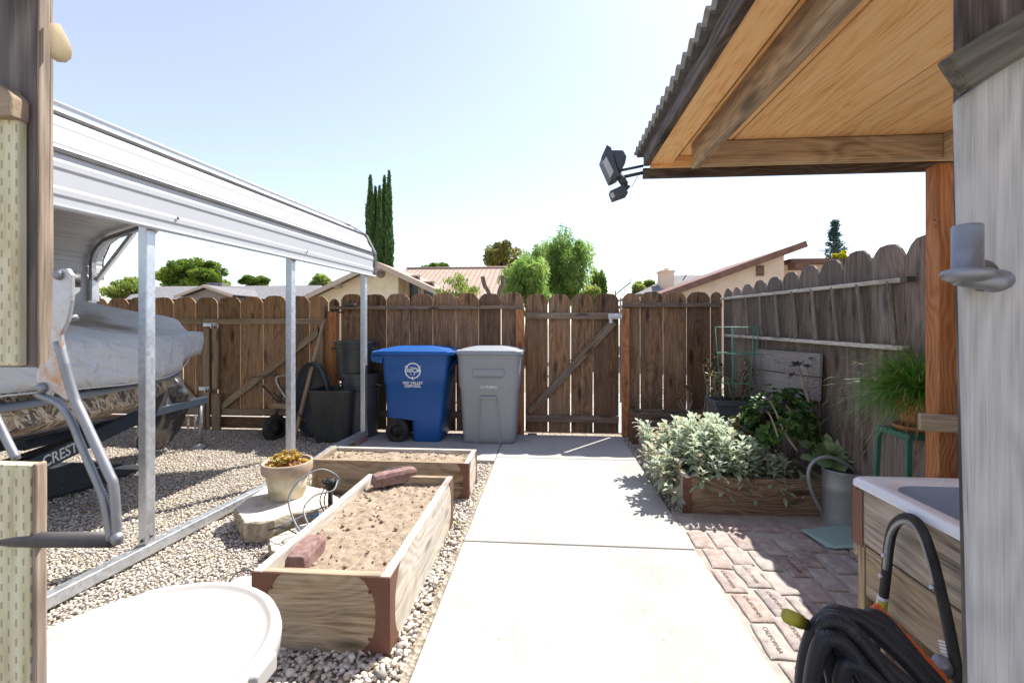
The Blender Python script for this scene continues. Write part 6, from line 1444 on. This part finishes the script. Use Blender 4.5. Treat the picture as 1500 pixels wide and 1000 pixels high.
def tree(name, label, base, crown, rad, mat, n=7000, lobes=26, L=.22, W=.11, seed=1, droop=0.0, cat='tree', grp='trees beyond the fence', trunk=.14, lobe=.34, up=.2):
    g = np.random.default_rng(seed); base, crown = Vector(base), Vector(crown); rad = np.array(rad, dtype=float)
    t = thing(name, label, cat, base, 0, grp); b = MB(); b.tube([base, base.lerp(crown, .5)+Vector((.05, 0, 0)), crown+Vector((0, 0, rad[2]*.4))], [trunk, trunk*.7, trunk*.2], 8); b.build('trunk', M['bark'], t)
    dl = g.normal(size=(lobes, 3)); dl /= np.linalg.norm(dl, axis=1)[:, None]; lc = dl*rad*g.uniform(.35, .86, (lobes, 1))
    b = MB()
    for k in range(min(9, lobes)):
        e_ = Vector(lc[k])+crown; s0 = base.lerp(crown, random.uniform(.45, .9)); b.tube(arc([s0, s0.lerp(e_, .5)+Vector((0, 0, .1*rad[2])), e_], 4), [trunk*.4*(1-.09*i) for i in range(9)], 6)
    b.build('limbs', M['bark'], t)
    k = g.integers(0, lobes, n); lr = rad*lobe*g.uniform(.65, 1.25, (lobes, 1))
    o = g.normal(size=(n, 3)); o /= np.linalg.norm(o, axis=1)[:, None]; o *= (g.random(n)**.33)[:, None]
    C = lc[k]+o*lr[k]+np.array(crown)
    d = o*.6+g.normal(size=(n, 3))*.5+np.array([0, 0, up]); 
    if droop: d = d*.5+np.array([0, 0, -droop]); C[:, 2] -= droop*.2*g.random(n)*rad[2]
    lt_ = g.random(lobes)
    leafcloud('crown', mat, t, C, d, L, W, seed, lt_[k]*.6+.2); return t
def tp(px0, px1, pt, pb, Y):
    c = PY((px0+px1)/2, (pt+pb)/2, Y); return c, ((PY(px1, 400, Y).x-PY(px0, 400, Y).x)/2, (PY(px0, pt, Y).z-PY(px0, pb, Y).z)/2)
def mk(name, label, px0, px1, pt, pb, Y, mat, **kw):
    c, (rx, rz) = tp(px0, px1, pt, pb, Y); tree(name, label, (c.x, Y, 0), c, (rx, rx*.9, rz), mat, **kw)
mk('round_tree', 'dense round green tree behind the grey roofed house', 233, 330, 374, 440, 34, M['leaf_green'], n=22000, lobes=90, L=.24, W=.15, seed=3, lobe=.2)
mk('shrub_tree', 'pale yellow green bushy tree just left of the near carport post', 150, 218, 405, 446, 24, M['leaf_lime'], n=5000, lobes=24, L=.24, W=.1, seed=4, up=1.2)
mk('shrub_tree', 'grey leafless looking bush at far left above the fence', 108, 148, 420, 450, 26, M['leaf_pale'], n=2500, lobes=14, L=.2, W=.06, seed=5, up=.8)
mk('small_tree', 'small green tree showing above the grey roof ridge', 352, 400, 402, 428, 38, M['leaf_green'], n=3000, lobes=14, L=.3, W=.18, seed=6)
mk('small_tree', 'small green tree between carport fascia and cream gable', 452, 500, 392, 432, 30, M['leaf_lime'], n=3000, lobes=14, L=.28, W=.14, seed=7)
mk('small_tree', 'small dark green tree behind the clay tile roof', 612, 664, 383, 412, 44, M['leaf_green'], n=3000, lobes=14, L=.36, W=.2, seed=8)
mk('broad_tree', 'olive brown broad tree behind the right end of the tile roof', 705, 770, 352, 422, 40, M['leaf_olive'], n=8000, lobes=50, L=.3, W=.17, seed=9, lobe=.24)
mk('pepper_tree', 'tall feathery green pepper tree above the garden gate', 790, 870, 332, 446, 18, M['leaf_pepper'], n=13000, lobes=46, L=.25, W=.045, seed=10, droop=.5, lobe=.34)
mk('pepper_tree', 'lower bright green pepper tree left of the tallest one', 734, 808, 362, 456, 16, M['leaf_pepper'], n=9500, lobes=34, L=.22, W=.04, seed=11, droop=.5, lobe=.36)
mk('pepper_tree', 'feathery tree filling the gap between the two pepper trees', 755, 825, 346, 446, 20, M['leaf_pepper'], n=7500, lobes=30, L=.26, W=.05, seed=12, droop=.5, lobe=.36)
mk('pepper_tree', 'slim small feathery tree right of the tallest pepper tree', 864, 890, 386, 446, 20, M['leaf_pepper'], n=2600, lobes=20, L=.22, W=.06, seed=13, droop=.4, lobe=.3)
mk('garden_shrub', 'yellow lime bush behind the garden gate top', 845, 885, 420, 450, 14, M['leaf_lime'], n=2500, lobes=12, L=.16, W=.06, seed=14, grp='bushes beyond the fence')
mk('garden_shrub', 'green and yellow bush right of the antenna rod', 922, 966, 408, 440, 26, M['leaf_lime'], n=3000, lobes=14, L=.26, W=.1, seed=15, grp='bushes beyond the fence')
mk('garden_shrub', 'wispy pale yellow shrub in front of the clay tile roof', 630, 704, 400, 446, 11, M['leaf_lime'], n=1500, lobes=22, L=.10, W=.028, seed=16, lobe=.24, grp='bushes beyond the fence', trunk=.03, up=1.5)
mk('garden_shrub', 'bright yellow bush behind the side fence below the conifer', 1221, 1242, 368, 382, 15, M['leaf_yellow'], n=1500, lobes=8, L=.1, W=.05, seed=17, grp='bushes beyond the fence')
# Y-shaped pruned trunk
yt_ = thing('pruned_trunk', 'two bare brown pruned limbs forking above the fence', 'tree', PY(722, 470, 9), 0)
b = MB(); f_ = PY(726, 480, 9); b.tube([(f_.x, 9, 0), f_], .1, 8)
b.tube(arc([f_, PY(717, 432, 9), PY(710, 418, 9), PY(707, 405, 9)], 5), .045, 8); b.tube(arc([f_, PY(731, 430, 9), PY(736, 418, 9), PY(737, 404, 9)], 5), .045, 8); b.build('limbs', M['bark'], yt_)
# five columnar cypresses
def cypress(px, pt, w_, Y, seed, label):
    top = PY(px, pt, Y); base = Vector((top.x, Y, 0)); hgt = top.z; g = np.random.default_rng(seed)
    t = thing('cypress', label, 'cypress', base, 0, 'columnar cypresses'); b = MB(); b.tube([base, base+Vector((0, 0, hgt*.9))], [.16, .03], 8); b.build('trunk', M['bark'], t)
    n = 11000; h_ = 1-g.random(n)**.8*.98; z = hgt*h_; prof_ = np.minimum(1, ((1-h_)*1.75)**.62)*w_*(.85+.3*np.sin(h_*23+seed)*.3)
    a = g.uniform(0, 6.283, n); cl = .82+.3*np.sin(a*5+h_*30+seed)*np.sin(h_*55+a*2)
    r = prof_*(.5+.5*g.random(n)**.4)*cl; C = np.stack([top.x+r*np.cos(a), Y+r*np.sin(a), z], 1)
    d = np.stack([np.cos(a)*.45, np.sin(a)*.45, np.ones(n)], 1)+g.normal(size=(n, 3))*.25
    leafcloud('crown', M['leaf_cypress'], t, C, d, .42, .16, seed)
for i, (px, pt, w_, lb) in enumerate(((542.5, 258, .78, 'leftmost and widest of the five tall dark cypresses'), (550, 274, .5, 'second cypress from the left, shorter than its left neighbour'), (556, 273, .5, 'middle one of the five tall dark cypresses'), (563, 258, .55, 'second cypress from the right in the row of five'), (570, 251, .55, 'rightmost and tallest of the five tall dark cypresses'))):
    cypress(px, pt, w_, 42+.8*(i % 2), 40+i, lb)
# conifer at right, tiered
cn = PY(1223, 326, 40); t = thing('conifer', 'blue green tiered conifer behind the right side fence', 'tree', (cn.x, 40, 0), 0, 'trees beyond the fence')
b = MB(); b.tube([(cn.x, 40, 0), (cn.x, 40, cn.z)], [.25, .02], 8); b.build('trunk', M['bark'], t)
g = np.random.default_rng(77); Cs, Ds = [], []; zlo = PY(1223, 384, 40).z-1.5
for k in range(75):
    h_ = g.random()**1.2; z = cn.z-(cn.z-zlo)*h_; a = g.uniform(0, 6.283); Lb = (.12+1.35*h_)*g.uniform(.6, 1.1); m = 36
    s_ = g.random(m)**.6; Cs.append(np.stack([cn.x+Lb*s_*math.cos(a), 40+Lb*s_*math.sin(a), z+.15*Lb*s_], 1)+g.normal(size=(m, 3))*.11); Ds.append(g.normal(size=(m, 3))*.5+np.array([math.cos(a), math.sin(a), .3]))
leafcloud('crown', M['leaf_blue'], t, np.concatenate(Cs), np.concatenate(Ds), .3, .11, 78)
